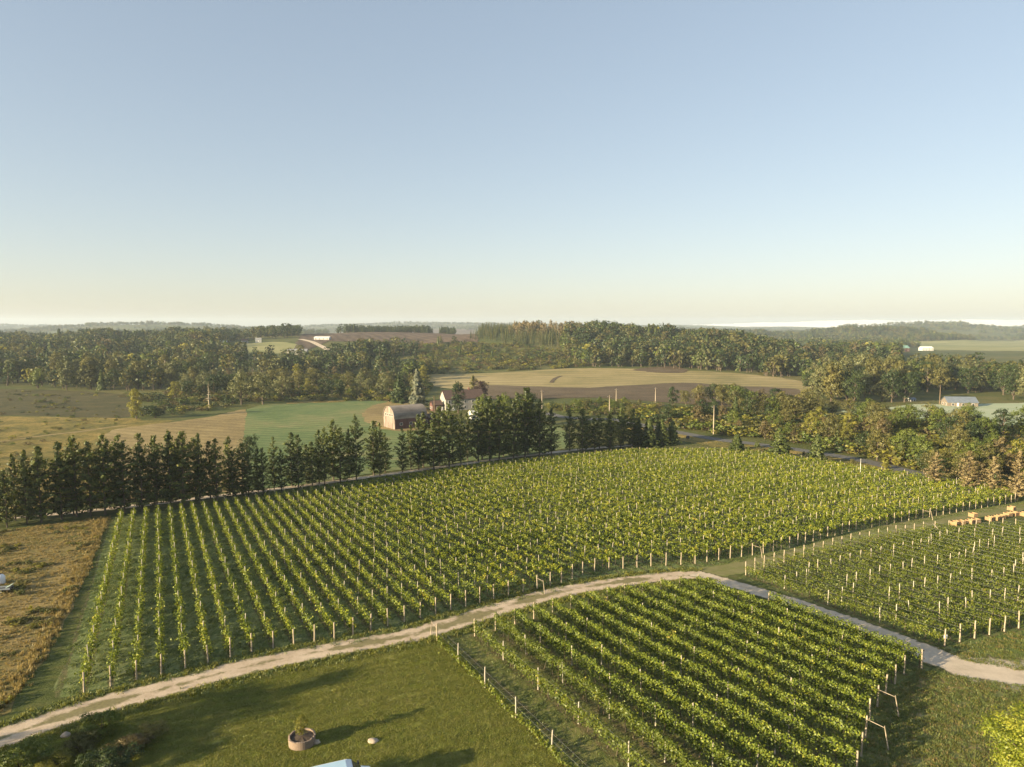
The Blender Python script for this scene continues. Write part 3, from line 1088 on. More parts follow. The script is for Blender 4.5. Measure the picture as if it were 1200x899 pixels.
def crown_mesh(kind, seed, mats, detail=1.0, with_trunk=None):
    """crowns are made for a tree 1 m tall, standing at the origin; returns (crown mesh, trunk mesh)"""
    r = np.random.default_rng(seed)
    C, S, Nn, T = [], [], [], []
    limbs = []
    far = detail < .5
    outw, nrand = (2.2, .28) if far else (1.1, .45)

    def clump(c, rad, n, size, tint, out=None, flat=.8):
        p = r.normal(size=(n, 3))
        p /= np.linalg.norm(p, axis=1, keepdims=True) + 1e-9
        nn = p + (0 if out is None else np.asarray(out) * outw) + r.normal(size=(n, 3)) * nrand + np.array([0, 0, .2])
        p = p * (rad * r.random((n, 1)) ** .4) * np.array([1, 1, flat])
        C.append(np.asarray(c) + p)
        S.append(size * r.uniform(.65, 1.4, n))
        Nn.append(nn)
        T.append(np.clip(tint + r.normal(0, .06 if far else .13, n), 0, 1))

    trunk_pts = [(0, 0, -.02)]
    if kind in ('round', 'poplar', 'bush', 'loose', 'column'):
        par = {'round': (.10, .33, .60, 14, .17), 'poplar': (.07, .27, .62, 18, .135), 'bush': (-.02, .62, .55, 12, .28),
               'loose': (.15, .30, .55, 13, .13), 'column': (.03, .20, .52, 14, .13)}[kind]
        z_lo, wid, z_mid, nl, lr = par
        lean = r.normal(0, .03, 2)
        for i in range(nl):
            f = (i + .5) / nl
            z = z_lo + lr * .6 + (1 - lr * 1.0 - z_lo - lr * .6) * f
            env = math.sin(math.pi * min(1, max(0.04, ((z - z_lo) / (1.04 - z_lo)) ** .8))) ** .7
            a = i * 2.4 + r.uniform(-.5, .5)
            rr = wid * env * r.uniform(.35, .85)
            if i == nl - 1:
                rr = 0
            c = np.array([rr * math.cos(a) + lean[0] * z, rr * math.sin(a) + lean[1] * z, z + r.normal(0, .02)])
            lobe_r = lr * r.uniform(.7, 1.25) * (1.0 if kind != 'bush' else .85)
            lt = r.normal(.42, .06 if far else .12)
            limbs.append(c)
            ns = int(22 * detail ** .6)
            for k in range(max(5, ns)):
                d = r.normal(size=3)
                d /= np.linalg.norm(d)
                if d[2] < -.55:
                    d[2] *= -.6
                sc = c + d * lobe_r * r.uniform(.55, 1.08) * np.array([1, 1, .85])
                if sc[2] < .015:
                    sc[2] = .02
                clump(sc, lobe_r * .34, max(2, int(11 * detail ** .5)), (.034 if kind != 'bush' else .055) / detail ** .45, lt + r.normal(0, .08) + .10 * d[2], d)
        top = .86
        tr = .022 if kind != 'poplar' else .018
    elif kind in ('pine', 'spruce', 'cone', 'plantation'):
        z_lo, wid, lev, nb, droop = {'pine': (.09, .235, 17, 7, .02), 'spruce': (.03, .26, 15, 9, -.05), 'cone': (.01, .40, 10, 9, -.02),
                                     'plantation': (.10, .17, 11, 6, 0)}[kind]
        for i in range(lev):
            f = i / (lev - 1)
            z = z_lo + (.985 - z_lo) * f
            if kind == 'pine':
                rad = wid * (1 - f ** 2.3) ** .85 * (.62 + .38 * min(1, f / .3)) * r.uniform(.72, 1.2) + .02
            else:
                rad = wid * (1 - f) ** .85 + .012
            n = nb if f < .8 else max(3, nb - 2)
            for k in range(n):
                if kind == 'pine' and r.random() < .22:
                    continue
                a = k * 2 * math.pi / n + i * 1.1 + r.uniform(-.35, .35)
                L = rad * (r.uniform(.45, 1.3) if kind == 'pine' else r.uniform(.62, 1.18))
                zz = z + r.normal(0, .02 if kind == 'pine' else .012)
                nc = max(2, int((4 if kind == 'pine' else 5) * min(1, .35 + L / wid) * detail ** .4))
                bt = r.normal(.42, .13)
                if kind == 'pine' and L > .06:
                    limbs.append(np.array([math.cos(a) * L * .8, math.sin(a) * L * .8, zz]))
                for j in range(nc):
                    u = .25 + .75 * (j + .7) / nc
                    c = np.array([math.cos(a) * L * u, math.sin(a) * L * u, zz + droop * u + (.035 * u * u if kind == 'pine' else -.02 * u * u)])
                    clump(c, .034 if kind == 'pine' else .038 * (wid / .26), max(3, int((9 if kind == 'pine' else 11) * detail ** .5)), (.030 if kind == 'pine' else .042 * wid / .26) / detail ** .4,
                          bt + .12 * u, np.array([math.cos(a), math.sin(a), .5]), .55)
        top = .97
        tr = .013
    elif kind == 'bare':
        top = 1.0
        tr = .02
        for k in range(26):
            z = r.uniform(.3, .97)
            a = r.uniform(0, 6.28)
            L = .13 * (1.15 - z)
            limbs.append(np.array([math.cos(a) * L, math.sin(a) * L, z]))
            clump(limbs[-1], .03, 5, .022, .5, None)
    C = np.concatenate(C)
    V, F = leaf_quads(C, np.concatenate(S), np.concatenate(Nn), .66, r)
    tint = np.repeat(np.concatenate(T), 4)
    # trunk and limbs
    b = MB()
    pts, rad = [], []
    for i in range(7):
        f = i / 6
        pts.append((r.normal(0, .006) * f, r.normal(0, .006) * f, -.02 + (top + .02) * f))
        rad.append(tr * (1.25 if i == 0 else 1) * (1 - .85 * f))
    if kind != 'bush':
        b.tube(pts, rad, 7)
    else:
        for k in range(5):
            a = k * 1.26
            b.tube([(0, 0, -.05), (math.cos(a) * .12, math.sin(a) * .12, .25), (math.cos(a) * .3, math.sin(a) * .3, .55)], [.02, .014, .006], 5)
    for c in limbs[::(1 if kind != 'pine' else 2)]:
        z0 = max(.08, c[2] - (.16 if kind not in ('pine', 'bare') else .01) - .4 * math.hypot(c[0], c[1]) * (kind not in ('pine', 'bare')))
        f = min(1, z0 / top)
        mid = np.array([c[0] * .5, c[1] * .5, (z0 + c[2]) * .5 - .01])
        b.tube([(0, 0, z0), mid, c], [tr * (1 - .8 * f) * .6, tr * .3, tr * .08], 5, cap=False)
    if with_trunk is not None:
        nv, nf = len(V), len(F)
        TV = np.array(b.v)
        TF = np.array([f for f in b.f if len(f) == 4])
        me = np_mesh('tree_mesh', np.concatenate([V, TV]), np.concatenate([F, TF + nv]), [mats, with_trunk],
                     np.concatenate([np.zeros(nf, int), np.ones(len(TF), int)]), np.concatenate([tint, np.zeros(len(TV))]))
        return me, None
    return np_mesh('crown', V, F, mats, None, tint), b.mesh('trunk', M['bark_pale'] if kind == 'bare' or (kind == 'poplar' and seed % 4 == 0) else M['bark'], True)


PROTO = {}


def proto(kind, mat, n=4, detail=1.0):
    key = (kind, mat)
    if key not in PROTO:
        PROTO[key] = []
        base = [k for k in PROTO if k[0] == kind and k != key]
        for i in range(n):
            if base:                                            # same shapes in another leaf colour
                cm, tm = PROTO[base[0]][i % len(PROTO[base[0]])]
                cm = cm.copy()
                cm.materials.clear()
                cm.materials.append(M[mat])
                PROTO[key].append((cm, tm))
            else:
                PROTO[key].append(crown_mesh(kind, hash_of(kind) + i, M[mat], detail))
    return PROTO[key]


def hash_of(sx):
    return sum(ord(c) * (i + 7) for i, c in enumerate(sx)) % 9973


tree_q = random.Random(11)
TREES = []


def plant(name, kind, mat, P, h, w, label, cat, group):
    """one tree or shrub: an empty at its foot, trunk and crown under it; h its height, w its width in metres"""
    t = thing(name, (P[0], P[1], tz(P[0], P[1])), label, cat, group)
    nat = {'round': .80, 'poplar': .58, 'bush': 1.7, 'loose': .70, 'column': .50, 'pine': .44, 'spruce': .52, 'cone': .80, 'plantation': .34, 'bare': .26}[kind]
    sx = (w or h * nat) / nat
    t.rotation_euler = (0, 0, tree_q.uniform(0, 6.28))
    t.scale = (sx, sx * tree_q.uniform(.92, 1.08), h)
    cm, tm = tree_q.choice(proto(kind, mat, 9 if kind == 'pine' else 5))
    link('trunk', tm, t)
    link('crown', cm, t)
    return t


def interp(tab, x):
    return float(np.interp(x, [a for a, _ in tab], [b for _, b in tab]))


# --- the windbreak of tall pines
BASE = [(-60, 624), (0, 618), (140, 601), (280, 584), (420, 562), (560, 542), (645, 533), (740, 524), (800, 520)]
TOPS = [(-60, 540), (0, 536), (60, 522), (100, 516), (150, 513), (195, 509), (240, 511), (272, 517), (330, 512), (366, 511), (385, 500), (410, 491), (440, 496), (456, 494), (480, 492),
        (500, 481), (522, 476), (545, 480), (560, 468), (600, 461), (620, 458), (642, 474), (670, 481), (700, 477), (735, 478), (760, 490), (788, 489), (800, 495)]
px_ = -28.0
xs_ = []
while px_ < 800:
    gap = 646 < px_ < 668
    if not gap and not (422 < px_ < 434) and not (459 < px_ < 467):
        xs_.append(px_)
    px_ += (9.6 if px_ < 260 else 8.8 if px_ < 560 else 7.6) * tree_q.uniform(.75, 1.25)
for i, x in enumerate(xs_):
    by = interp(BASE, x)
    P = at(x, by)
    back = (i % 2) * 4.5 + tree_q.uniform(-1.6, 1.6)
    P = P + Vector((-.25 * back, back, 0))
    X, Y, Zc = project(P.x, P.y, tz(P.x, P.y))
    want = interp(TOPS, X) + abs(tree_q.gauss(0, 9)) - 2
    h = (Y - want) * Zc / FPX
    short = x > 745
    plant('pine_tree', 'spruce' if short else 'pine', 'spruce' if short else 'pine', P, h, h * (tree_q.uniform(.32, .46) if X < 655 else tree_q.uniform(.42, .56)) if not short else h * .72,
          f'dark conifer of the long windbreak, {ordinal(i + 1)} counted from the meadow end', 'pine tree', 'pines of the windbreak behind the vineyard')

# --- trees that stand out
SINGLES = [
    ('spruce_tree', 'spruce', 'spruce', 864, 533, 508, 24, 'dark spreading spruce between the road and the vineyard, beside the tall pole'),
    ('spruce_tree', 'cone', 'spruce', 913, 537, 501, 36, 'big bushy dark spruce in front of the paved road'),
    ('spruce_tree', 'cone', 'spruce', 957, 543, 508, 26, 'medium bushy spruce by the paved road, next to the biggest spruce'),
    ('young_spruce', 'cone', 'spruce', 862, 527, 509, 18, 'small round spruce hugging the road edge behind the vines'),
    ('spruce_tree', 'spruce', 'blue_spruce', 489, 480, 431, 26, 'tall silvery spruce right behind the old barn'),
    ('cedar_tree', 'column', 'leaf_dark', 537, 484, 446, 19, 'dense dark columnar evergreen in front of the pale house'),
    ('maple_tree', 'round', 'leaf_purple', 565, 473, 443, 24, 'rounded purple-leaved tree at the end of the house'),
    ('cedar_tree', 'column', 'leaf_olive', 555, 470, 437, 11, 'slim olive tree standing against the purple-leaved tree'),
    ('maple_tree', 'round', 'leaf_green', 566, 497, 459, 30, 'round bright green maple beside the white outbuilding'),
    ('maple_tree', 'round', 'leaf_green', 590, 497, 457, 28, 'round green maple between the white outbuilding and the windbreak'),
    ('oak_tree', 'round', 'leaf_dark', 618, 500, 455, 34, 'tall dark broad tree at the top of the farmyard'),
    ('aspen_tree', 'column', 'leaf_yellow', 160, 491, 452, 17, 'slender yellow tree alone at the edge of the scrub field'),
    ('shrub', 'bush', 'leaf_dark', 182, 490, 473, 30, 'wide dark shrub just beyond the slender yellow tree'),
    ('shrub', 'bush', 'leaf_green', 44, 455, 428, 26, 'bright green rounded shrub in front of the dark wood'),
    ('dead_tree', 'bare', 'tan', 245, 480, 447, 9, 'bare tan dead trunk at the corner of the mown field'),
    ('willow_tree', 'round', 'leaf_pale', 283, 474, 429, 34, 'broad pale willow by the hay field corner'),
    ('willow_tree', 'round', 'leaf_pale', 308, 474, 433, 34, 'second pale willow, touching the broad one by the hay field'),
    ('fir_tree', 'cone', 'leaf_dark', 468, 472, 440, 30, 'dark spreading evergreen beside the silvery spruce'),
    ('dead_conifer', 'pine', 'tan', 1096, 570, 532, 24, 'browned dying conifer, first of four along the vineyard corner'),
    ('dead_conifer', 'pine', 'tan', 1134, 577, 531, 28, 'browned dying conifer, second of four along the vineyard corner'),
    ('dead_conifer', 'pine', 'tan', 1163, 580, 536, 24, 'browned dying conifer, third of four along the vineyard corner'),
    ('dead_conifer', 'pine', 'tan', 1192, 586, 531, 28, 'browned dying conifer, last of four along the vineyard corner'),
    ('pine_tree', 'round', 'leaf_dark', 291, 548, 506, 26, 'round dark broadleaf crown rising just behind the windbreak'),
]
for nm, kd, mt, x, by, ty, wpx, lab in SINGLES:
    P = at(x, by)
    k = px_per_m(P)
    plant(nm, kd, mt, P, (by - ty) / k, wpx / k, lab, nm.replace('_', ' '), None)

# --- mixed belts of single trees; each is told apart by its look and by what it stands nearest to
LAND = [('the tall roadside pole', 836, 500), ('the biggest roadside spruce', 913, 525), ('the browned conifers', 1140, 560), ('the misty field', 1100, 495),
        ('the grey-roofed shed', 1125, 470), ('the old barn', 475, 488), ('the pale house', 540, 470), ('the pale willows', 295, 455), ('the dead tan trunk', 245, 470),
        ('the hillside lawn', 310, 410), ('the ripe field', 720, 445), ('the ploughed strip', 700, 460), ('the paved road bend', 1010, 542), ('the dark shaded field', 60, 470)]
RANK = {}


def look_label(colour, shape, X, Y):
    best = min(LAND, key=lambda l: math.hypot(l[1] - X, (l[2] - Y) * 1.5))
    key = (colour, shape, best[0])
    RANK[key] = RANK.get(key, 0) + 1
    n = RANK[key]
    return f'{colour} {shape}, ' + (f'closest to {best[0]}' if n == 1 else f'{ordinal(n)} closest to {best[0]}')


def belt(name, cat, group, poly, n, kinds, hrange, seed, minpx=5.0, wf=1.0):
    """n trees spread over a piece of ground outlined on the photograph, none on top of another"""
    q = random.Random(seed)
    got = []
    xs = [p[0] for p in poly]
    ys = [p[1] for p in poly]
    tries = 0
    while len(got) < n and tries < n * 60:
        tries += 1
        x, y = q.uniform(min(xs), max(xs)), q.uniform(min(ys), max(ys))
        if not pip(poly, np.array([x]), np.array([y]))[0]:
            continue
        if any(math.hypot(x - a, (y - b) * 2.2) < minpx for a, b in got):
            continue
        got.append((x, y))
    items = []
    for x, y in got:
        tot = sum(k[0] for k in kinds)
        u = q.uniform(0, tot)
        for k in kinds:
            u -= k[0]
            if u <= 0:
                break
        items.append((x, y, k, q.uniform(*hrange) * k[5]))
    items.sort(key=lambda e: min(math.hypot(l[1] - e[0], (l[2] - e[1]) * 1.5) for l in LAND))
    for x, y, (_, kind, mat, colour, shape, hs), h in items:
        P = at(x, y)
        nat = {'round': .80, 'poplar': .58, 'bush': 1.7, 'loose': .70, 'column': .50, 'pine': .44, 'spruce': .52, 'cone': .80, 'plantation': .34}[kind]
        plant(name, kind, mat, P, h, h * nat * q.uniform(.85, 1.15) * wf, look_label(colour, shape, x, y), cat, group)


MIX = [(3, 'round', 'leaf_green', 'mid green', 'rounded tree', 1.0), (2.4, 'round', 'leaf_olive', 'olive', 'rounded tree', 1.0), (1.6, 'loose', 'leaf_yellow', 'yellow-green', 'loose tree', .9),
       (2, 'round', 'leaf_dark', 'dark green', 'rounded tree', 1.05), (1.2, 'loose', 'leaf_rust', 'rusty brown', 'thin tree', .8), (1.2, 'spruce', 'spruce', 'dark', 'conical conifer', 1.0),
       (1.2, 'bush', 'leaf_yellow', 'yellow-green', 'low bush', .42), (1.0, 'bush', 'leaf_olive', 'olive', 'low bush', .42)]
belt('corner_tree', 'tree', 'trees crowding the vineyard corner', [(1014, 547), (1060, 555), (1110, 567), (1190, 585), (1270, 594), (1270, 574), (1190, 564), (1100, 552), (1040, 541), (1014, 540)], 32, MIX, (5, 9), 27, 8)
DARKMIX = [(3, 'loose', 'leaf_dark', 'dark', 'ragged pine-like tree', 1.0), (1.5, 'round', 'leaf_dark', 'dark green', 'rounded tree', 1.0), (1.2, 'loose', 'leaf_rust', 'rusty brown', 'thin tree', .85),
           (1.2, 'round', 'leaf_olive', 'olive', 'rounded tree', 1.0)]
belt('roadside_tree', 'tree', 'trees on the bank beyond the road',
     [(770, 497), (800, 488), (900, 488), (1000, 500), (1080, 515), (1200, 522), (1260, 530), (1260, 580), (1190, 574), (1120, 563), (1060, 550), (1000, 533), (930, 519), (860, 511)], 88, MIX, (6, 12.5), 21, 7)
belt('belt_tree', 'tree', 'dark trees along the back of the bank',
     [(755, 480), (850, 470), (940, 478), (1000, 490), (1080, 500), (1250, 512), (1250, 522), (1080, 514), (1000, 503), (900, 490), (800, 486)], 50, DARKMIX + MIX[:2], (9, 14.5), 22, 8)
GROVE = [(2, 'poplar', 'leaf_olive', 'tall olive', 'cottonwood', 1.15), (2, 'poplar', 'leaf_pale', 'tall pale', 'cottonwood', 1.1), (2, 'round', 'leaf_dark', 'tall dark', 'broadleaf tree', .95), (1.5, 'round', 'leaf_pale', 'grey-green', 'broadleaf tree', .9)]
belt('cottonwood_tree', 'tree', 'tall grove behind the misty field', [(945, 468), (1000, 474), (1060, 472), (1075, 461), (1145, 461), (1200, 471), (1280, 471), (1280, 455), (1100, 452), (945, 450)], 62, GROVE, (15, 23), 23, 6.5)
MIDL = [(2.2, 'round', 'leaf_olive', 'olive', 'rounded tree', 1.0), (2, 'round', 'leaf_dark', 'dark green', 'rounded tree', 1.0), (1.6, 'round', 'leaf_pale', 'pale green', 'rounded tree', 1.0), (1, 'loose', 'leaf_rust', 'rusty brown', 'thin tree', .85),
        (1, 'loose', 'leaf_yellow', 'yellowish', 'loose tree', .85), (1.2, 'bush', 'leaf_green', 'green', 'low bush', .4)]
belt('valley_tree', 'tree', 'trees of the valley beyond the hay field', [(190, 474), (240, 466), (330, 468), (450, 468), (505, 462), (500, 446), (420, 442), (300, 444), (200, 450)], 58, MIDL, (8, 15), 24, 8)
belt('tall_tree', 'tree', 'tall trees along the front of the valley wood', [(-30, 457), (60, 457), (130, 460), (200, 462), (235, 458), (235, 444), (100, 442), (-30, 440)], 26, [(2, 'poplar', 'leaf_olive', 'tall olive', 'poplar', 1.1), (2, 'round', 'leaf_dark', 'tall dark', 'broadleaf tree', 1.0), (1, 'poplar', 'leaf_pale', 'tall pale', 'poplar', 1.15)], (14, 20), 29, 9)
belt('verge_shrub', 'shrub', 'shrubs between the road and the vineyard', [(868, 529), (1006, 549), (1006, 544), (868, 523)], 9, [(2, 'bush', 'leaf_olive', 'olive', 'low verge shrub', 1.0), (2, 'bush', 'leaf_green', 'green', 'low verge shrub', 1.0), (1, 'bush', 'leaf_yellow', 'yellow-green', 'low verge shrub', .9)], (1.6, 2.8), 31, 9, .6)
belt('yard_tree', 'tree', 'shrubs between the farmyard and the road', [(640, 478), (690, 470), (760, 474), (770, 490), (740, 492), (690, 486), (650, 482)], 24, MIX, (3.5, 6), 25, 7)

# ------------------------------------------------------------------ woods, brush and grasses nobody could count
def scatter(name, pts, hs, ws, protos, label, picks=None, q=None):
    """one object: points of the ground, each carrying one of a few small plants"""
    n = len(pts)
    q = q or np.random.default_rng(hash_of(name))
    pts = np.asarray(pts, float)
    c = pts.mean(0)
    me = bpy.data.meshes.new(name)
    me.vertices.add(n)
    me.vertices.foreach_set('co', (pts - c).astype(np.float32).ravel())
    a = me.attributes.new('size', 'FLOAT_VECTOR', 'POINT')
    a.data.foreach_set('vector', np.stack([ws, ws * q.uniform(.85, 1.15, n), hs], 1).astype(np.float32).ravel())
    a = me.attributes.new('turn', 'FLOAT_VECTOR', 'POINT')
    a.data.foreach_set('vector', np.stack([q.normal(0, .04, n), q.normal(0, .04, n), q.uniform(0, 6.28, n)], 1).astype(np.float32).ravel())
    a = me.attributes.new('pick', 'INT', 'POINT')
    a.data.foreach_set('value', np.asarray(picks if picks is not None else q.integers(0, len(protos), n), np.int32))
    me.update()
    o = link(name, me)
    o.location = c
    o['kind'] = 'stuff'
    o['label'] = label
    pc = bpy.data.collections.new(name + '_plants')
    for i, pm in enumerate(protos):
        po = bpy.data.objects.new(f'plant_{i:02d}', pm)
        pc.objects.link(po)
    g = bpy.data.node_groups.new(name, 'GeometryNodeTree')
    g.interface.new_socket('Geometry', in_out='INPUT', socket_type='NodeSocketGeometry')
    g.interface.new_socket('Geometry', in_out='OUTPUT', socket_type='NodeSocketGeometry')
    gi, go = g.nodes.new('NodeGroupInput'), g.nodes.new('NodeGroupOutput')
    ci = g.nodes.new('GeometryNodeCollectionInfo')
    ci.inputs['Collection'].default_value = pc
    ci.inputs['Separate Children'].default_value = True
    ci.inputs['Reset Children'].default_value = True
    ip = g.nodes.new('GeometryNodeInstanceOnPoints')
    ip.inputs['Pick Instance'].default_value = True

    def attr(nm, typ):
        x = g.nodes.new('GeometryNodeInputNamedAttribute')
        x.data_type = typ
        x.inputs['Name'].default_value = nm
        return x.outputs['Attribute']
    g.links.new(gi.outputs[0], ip.inputs['Points'])
    g.links.new(ci.outputs[0], ip.inputs['Instance'])
    g.links.new(attr('pick', 'INT'), ip.inputs['Instance Index'])
    g.links.new(attr('turn', 'FLOAT_VECTOR'), ip.inputs['Rotation'])
    g.links.new(attr('size', 'FLOAT_VECTOR'), ip.inputs['Scale'])
    g.links.new(ip.outputs[0], go.inputs[0])
    mod = o.modifiers.new('scatter', 'NODES')
    mod.node_group = g
    return o


def sample(poly, y0, y1, per, clear=(), seed=1, clump=0.0, cscale=60, xlim=1.0):
    """ground points whose place in the photograph lies inside the outline, one per `per` square metres"""
    q = np.random.default_rng(seed)
    out = []
    for a, b in zip(np.linspace(y0, y1, 13)[:-1], np.linspace(y0, y1, 13)[1:]):
        w = xlim * b
        n = int(2 * w * (b - a) / per)
        x, y = q.uniform(-w, w, n), q.uniform(a, b, n)
        z = terrain(x, y)
        X, Y, _ = project(x, y, z)
        k = pip(poly, X, Y)
        for c in clear:
            k &= ~pip(c, X, Y)
        if clump:
            k &= smooth_noise(x, y, cscale, seed + 9) + q.uniform(-.25, .25, n) > clump
        out.append(np.stack([x, y, z], 1)[k])
    return np.concatenate(out)


def lod(kind, mat, seed, detail=.10, bark='bark'):
    return crown_mesh(kind, seed, M[mat], detail, with_trunk=M[bark])[0]


WOOD = [lod('round', 'leaf_dark', 1), lod('round', 'leaf_dark', 2), lod('round', 'leaf_dark', 3), lod('round', 'leaf_olive', 4), lod('round', 'leaf_olive', 5), lod('round', 'leaf_green', 6),
        lod('loose', 'leaf_olive', 7), lod('poplar', 'leaf_pale', 8), lod('loose', 'leaf_rust', 9), lod('round', 'leaf_yellow', 10), lod('spruce', 'spruce', 11), lod('round', 'leaf_pale', 12)]
WOODW = [.20, .19, .15, .12, .10, .07, .04, .04, .010, .012, .05, .04]
BRUSH = [lod('bush', 'leaf_olive', 21), lod('bush', 'leaf_dark', 22), lod('bush', 'leaf_green', 23), lod('bush', 'leaf_yellow', 24), lod('bush', 'leaf_rust', 25), lod('bush', 'leaf_olive', 26)]
q_ = np.random.default_rng(77)


def wood(name, label, pts, h0, h1, asp=.85, protos=WOOD, weights=WOODW, wnat=.8):
    n = len(pts)
    h = q_.uniform(h0, h1, n) * (1 + .42 * smooth_noise(pts[:, 0], pts[:, 1], 120, 4))
    w = h * asp / wnat * q_.uniform(.85, 1.25, n)
    pk = q_.choice(len(protos), n, p=np.array(weights) / sum(weights)) if weights else None
    print(name, n)
    return scatter(name, pts, h, w * wnat, protos, label, pk)


P_LEFT = [(-200, 455), (-40, 453), (60, 456), (120, 459), (190, 462), (200, 448), (300, 441), (420, 440), (497, 446), (505, 438), (492, 424), (482, 405), (420, 405), (404, 420), (340, 420), (262, 420),
          (255, 404), (300, 399), (348, 396), (352, 390), (-200, 384)]
wood('woodland', 'mixed wood filling the valley west of the ripe field', sample(P_LEFT, 430, 1900, 85, [HLAWN], 31, -.1, 120), 9, 18, 1.0)
wood('hedge_brush', 'low brush at the feet of the valley trees', sample([(190, 476), (300, 472), (470, 470), (505, 462), (500, 440), (200, 444)], 360, 620, 30, [], 32), 1.5, 4, 1.7, BRUSH, None, 1.7)
P_SLOPE = [(486, 440), (480, 405), (540, 402), (610, 404), (664, 414), (690, 430), (640, 433), (560, 437)]
wood('scrub_slope_brush', 'low scrub on the slope above the ripe field', sample(P_SLOPE, 560, 980, 34, [], 33, -.35, 40), 1.8, 4.5, 1.6, BRUSH, None, 1.7)
wood('slope_trees', 'scattered trees on the scrub slope', sample(P_SLOPE, 560, 980, 420, [], 34), 6, 11)
P_PLANT = [(548, 398), (570, 388), (600, 386), (650, 392), (664, 412), (620, 405)]
PL = [lod('plantation', 'leaf_dark', 41), lod('plantation', 'pine', 42), lod('plantation', 'leaf_olive', 43)]
pp = sample(P_PLANT, 700, 1150, 26, [], 35)
wood('conifer_plantation', 'young conifer plantation in rows on the hillside', pp, 9, 12, .40, PL, None, .34)
TANP = [lod('loose', 'tan', 51), lod('poplar', 'tan', 52), lod('round', 'leaf_rust', 53), lod('loose', 'leaf_pale', 54)]
pp = sample([(596, 394), (610, 384), (640, 381), (682, 383), (690, 394), (640, 398)], 840, 1080, 150, [], 36)
wood('crest_trees', 'pale tan trees along the hill crest', pp, 13, 19, .62, TANP, [.4, .3, .15, .15], .62)
P_RIDGE = [(655, 414), (668, 396), (690, 392), (745, 388), (840, 396), (900, 408), (946, 420), (948, 447), (870, 437), (800, 432.5), (740, 430.5), (690, 431)]
wood('ridge_wood', 'dense broadleaf wood on the ridge behind the ripe field', sample(P_RIDGE, 560, 1150, 58, [YELLOW], 37), 12, 19, .95)
P_RIGHT = [(805, 396), (900, 384), (1060, 386), (1300, 386), (1300, 397), (1062, 399), (1060, 412), (1040, 437), (1300, 437), (1300, 458), (940, 462), (946, 410), (900, 396)]
wood('grove_wood', 'wood behind the cottonwood grove', sample(P_RIGHT, 430, 2300, 110, [FARF], 38, -.12, 160), 11, 19, .95)
ty_ = q_.uniform(1150, 1260, 520)
tx_ = q_.uniform((396 - 600) / 800, (533 - 600) / 800, 520) * ty_
k_ = smooth_noise(tx_, ty_ * 0, 80, 12) > -.42
wood('hilltop_treeline', 'dark line of trees along the bare hilltop', np.stack([tx_, ty_, terrain(tx_, ty_)], 1)[k_], 9, 14, .9, WOOD[:3] + PL[:2], None, .8)
ys_ = q_.uniform(0, 1, 62000)
y_ = 1500 + (6200 - 1500) * ys_ ** .9
x_ = q_.uniform(-.95, .95, 62000) * y_
k_ = smooth_noise(x_, y_, 520, 14) + .5 * smooth_noise(x_, y_, 170, 15) > -.12
z_ = terrain(x_, y_)
X_, Y_, _ = project(x_, y_, z_)
for c_ in (HLAWN, FARF, BHILL):
    k_ &= ~pip(c_, X_, Y_)
pp = np.stack([x_, y_, z_], 1)[k_]
wood('distant_woods', 'woods covering the far hills', pp, 11, 17, 1.3, WOOD[:7], None, .8)
wood('bank_brush', 'tangled brush on the bank beyond the road', sample(
    [(745, 492), (800, 486), (1000, 492), (1080, 500), (1290, 512), (1290, 590), (1195, 586), (1110, 568), (1062, 549), (1008, 534), (930, 520), (850, 511), (800, 503)], 190, 420, 7, [], 40, -.5, 22), 1.5, 5.0, 1.5, BRUSH, [.25, .12, .2, .22, .15, .06], 1.7)
wood('field_edge_brush', 'brush between the ploughed strip and the road', sample([(640, 478), (690, 469), (770, 474), (800, 486), (760, 494), (700, 487), (650, 482)], 280, 460, 14, [], 42, -.2, 20), 1.2, 3, 1.5, BRUSH, None, 1.7)
wood('margin_brush', 'dark brush along the top edge of the mown field', sample([(165, 468), (250, 464), (290, 464), (288, 474), (215, 486), (165, 490)], 300, 520, 22, [], 44, -.15, 25), 2, 4.5, 1.6, BRUSH, [.25, .4, .15, .05, .05, .1], 1.7)
wood('roadside_weeds', 'weeds along the dark field edges', sample([(-160, 452), (150, 462), (166, 493), (100, 505), (-160, 600), (60, 590)], 150, 520, 40, [], 43, -.05, 40), .6, 1.6, 1.5, BRUSH, None, 1.7)


def tuft_mesh(seed, mat, blades=16, spread=.30, wide=.05):
    r = np.random.default_rng(seed)
    V, F, T = [], [], []
    for i in range(blades):
        a, L = r.uniform(0, 6.28), r.uniform(.55, 1.0)
        b = r.normal(0, spread * .5, 2)
        lean = r.uniform(.05, .45)
        d = np.array([math.cos(a), math.sin(a)])
        p = np.array([-d[1], d[0]]) * wide
        tip = b + d * lean * L
        o = len(V)
        m = b + d * lean * L * .35
        V += [(*(b - p), -.03), (*(b + p), -.03), (*(m + p * .8), L * .6), (*(m - p * .8), L * .6), (*(tip + p * .2), L), (*(tip - p * .2), L)]
        F += [(o, o + 1, o + 2, o + 3), (o + 3, o + 2, o + 4, o + 5)]
        tt = np.clip(r.normal(.5, .2), 0, 1)
        T += [tt] * 6
    return np_mesh('tuft', np.array(V), np.array(F), mat, None, T)


M['dry_blades'] = leaf_mat('dry_grass_blades', [(0, (.15, .145, .045)), (.5, (.27, .205, .08)), (.85, (.37, .285, .12)), (1, (.19, .21, .055))], obj_var=.5, trans=.35)
M['green_blades'] = leaf_mat('grass_blades', [(0, (.08, .115, .028)), (.5, (.145, .18, .05)), (1, (.24, .25, .085))], obj_var=.5, trans=.35)
M['lawn_blades'] = leaf_mat('lawn_blades', [(0, (.13, .155, .022)), (.5, (.195, .205, .034)), (1, (.30, .26, .07))], obj_var=.6, trans=.35)


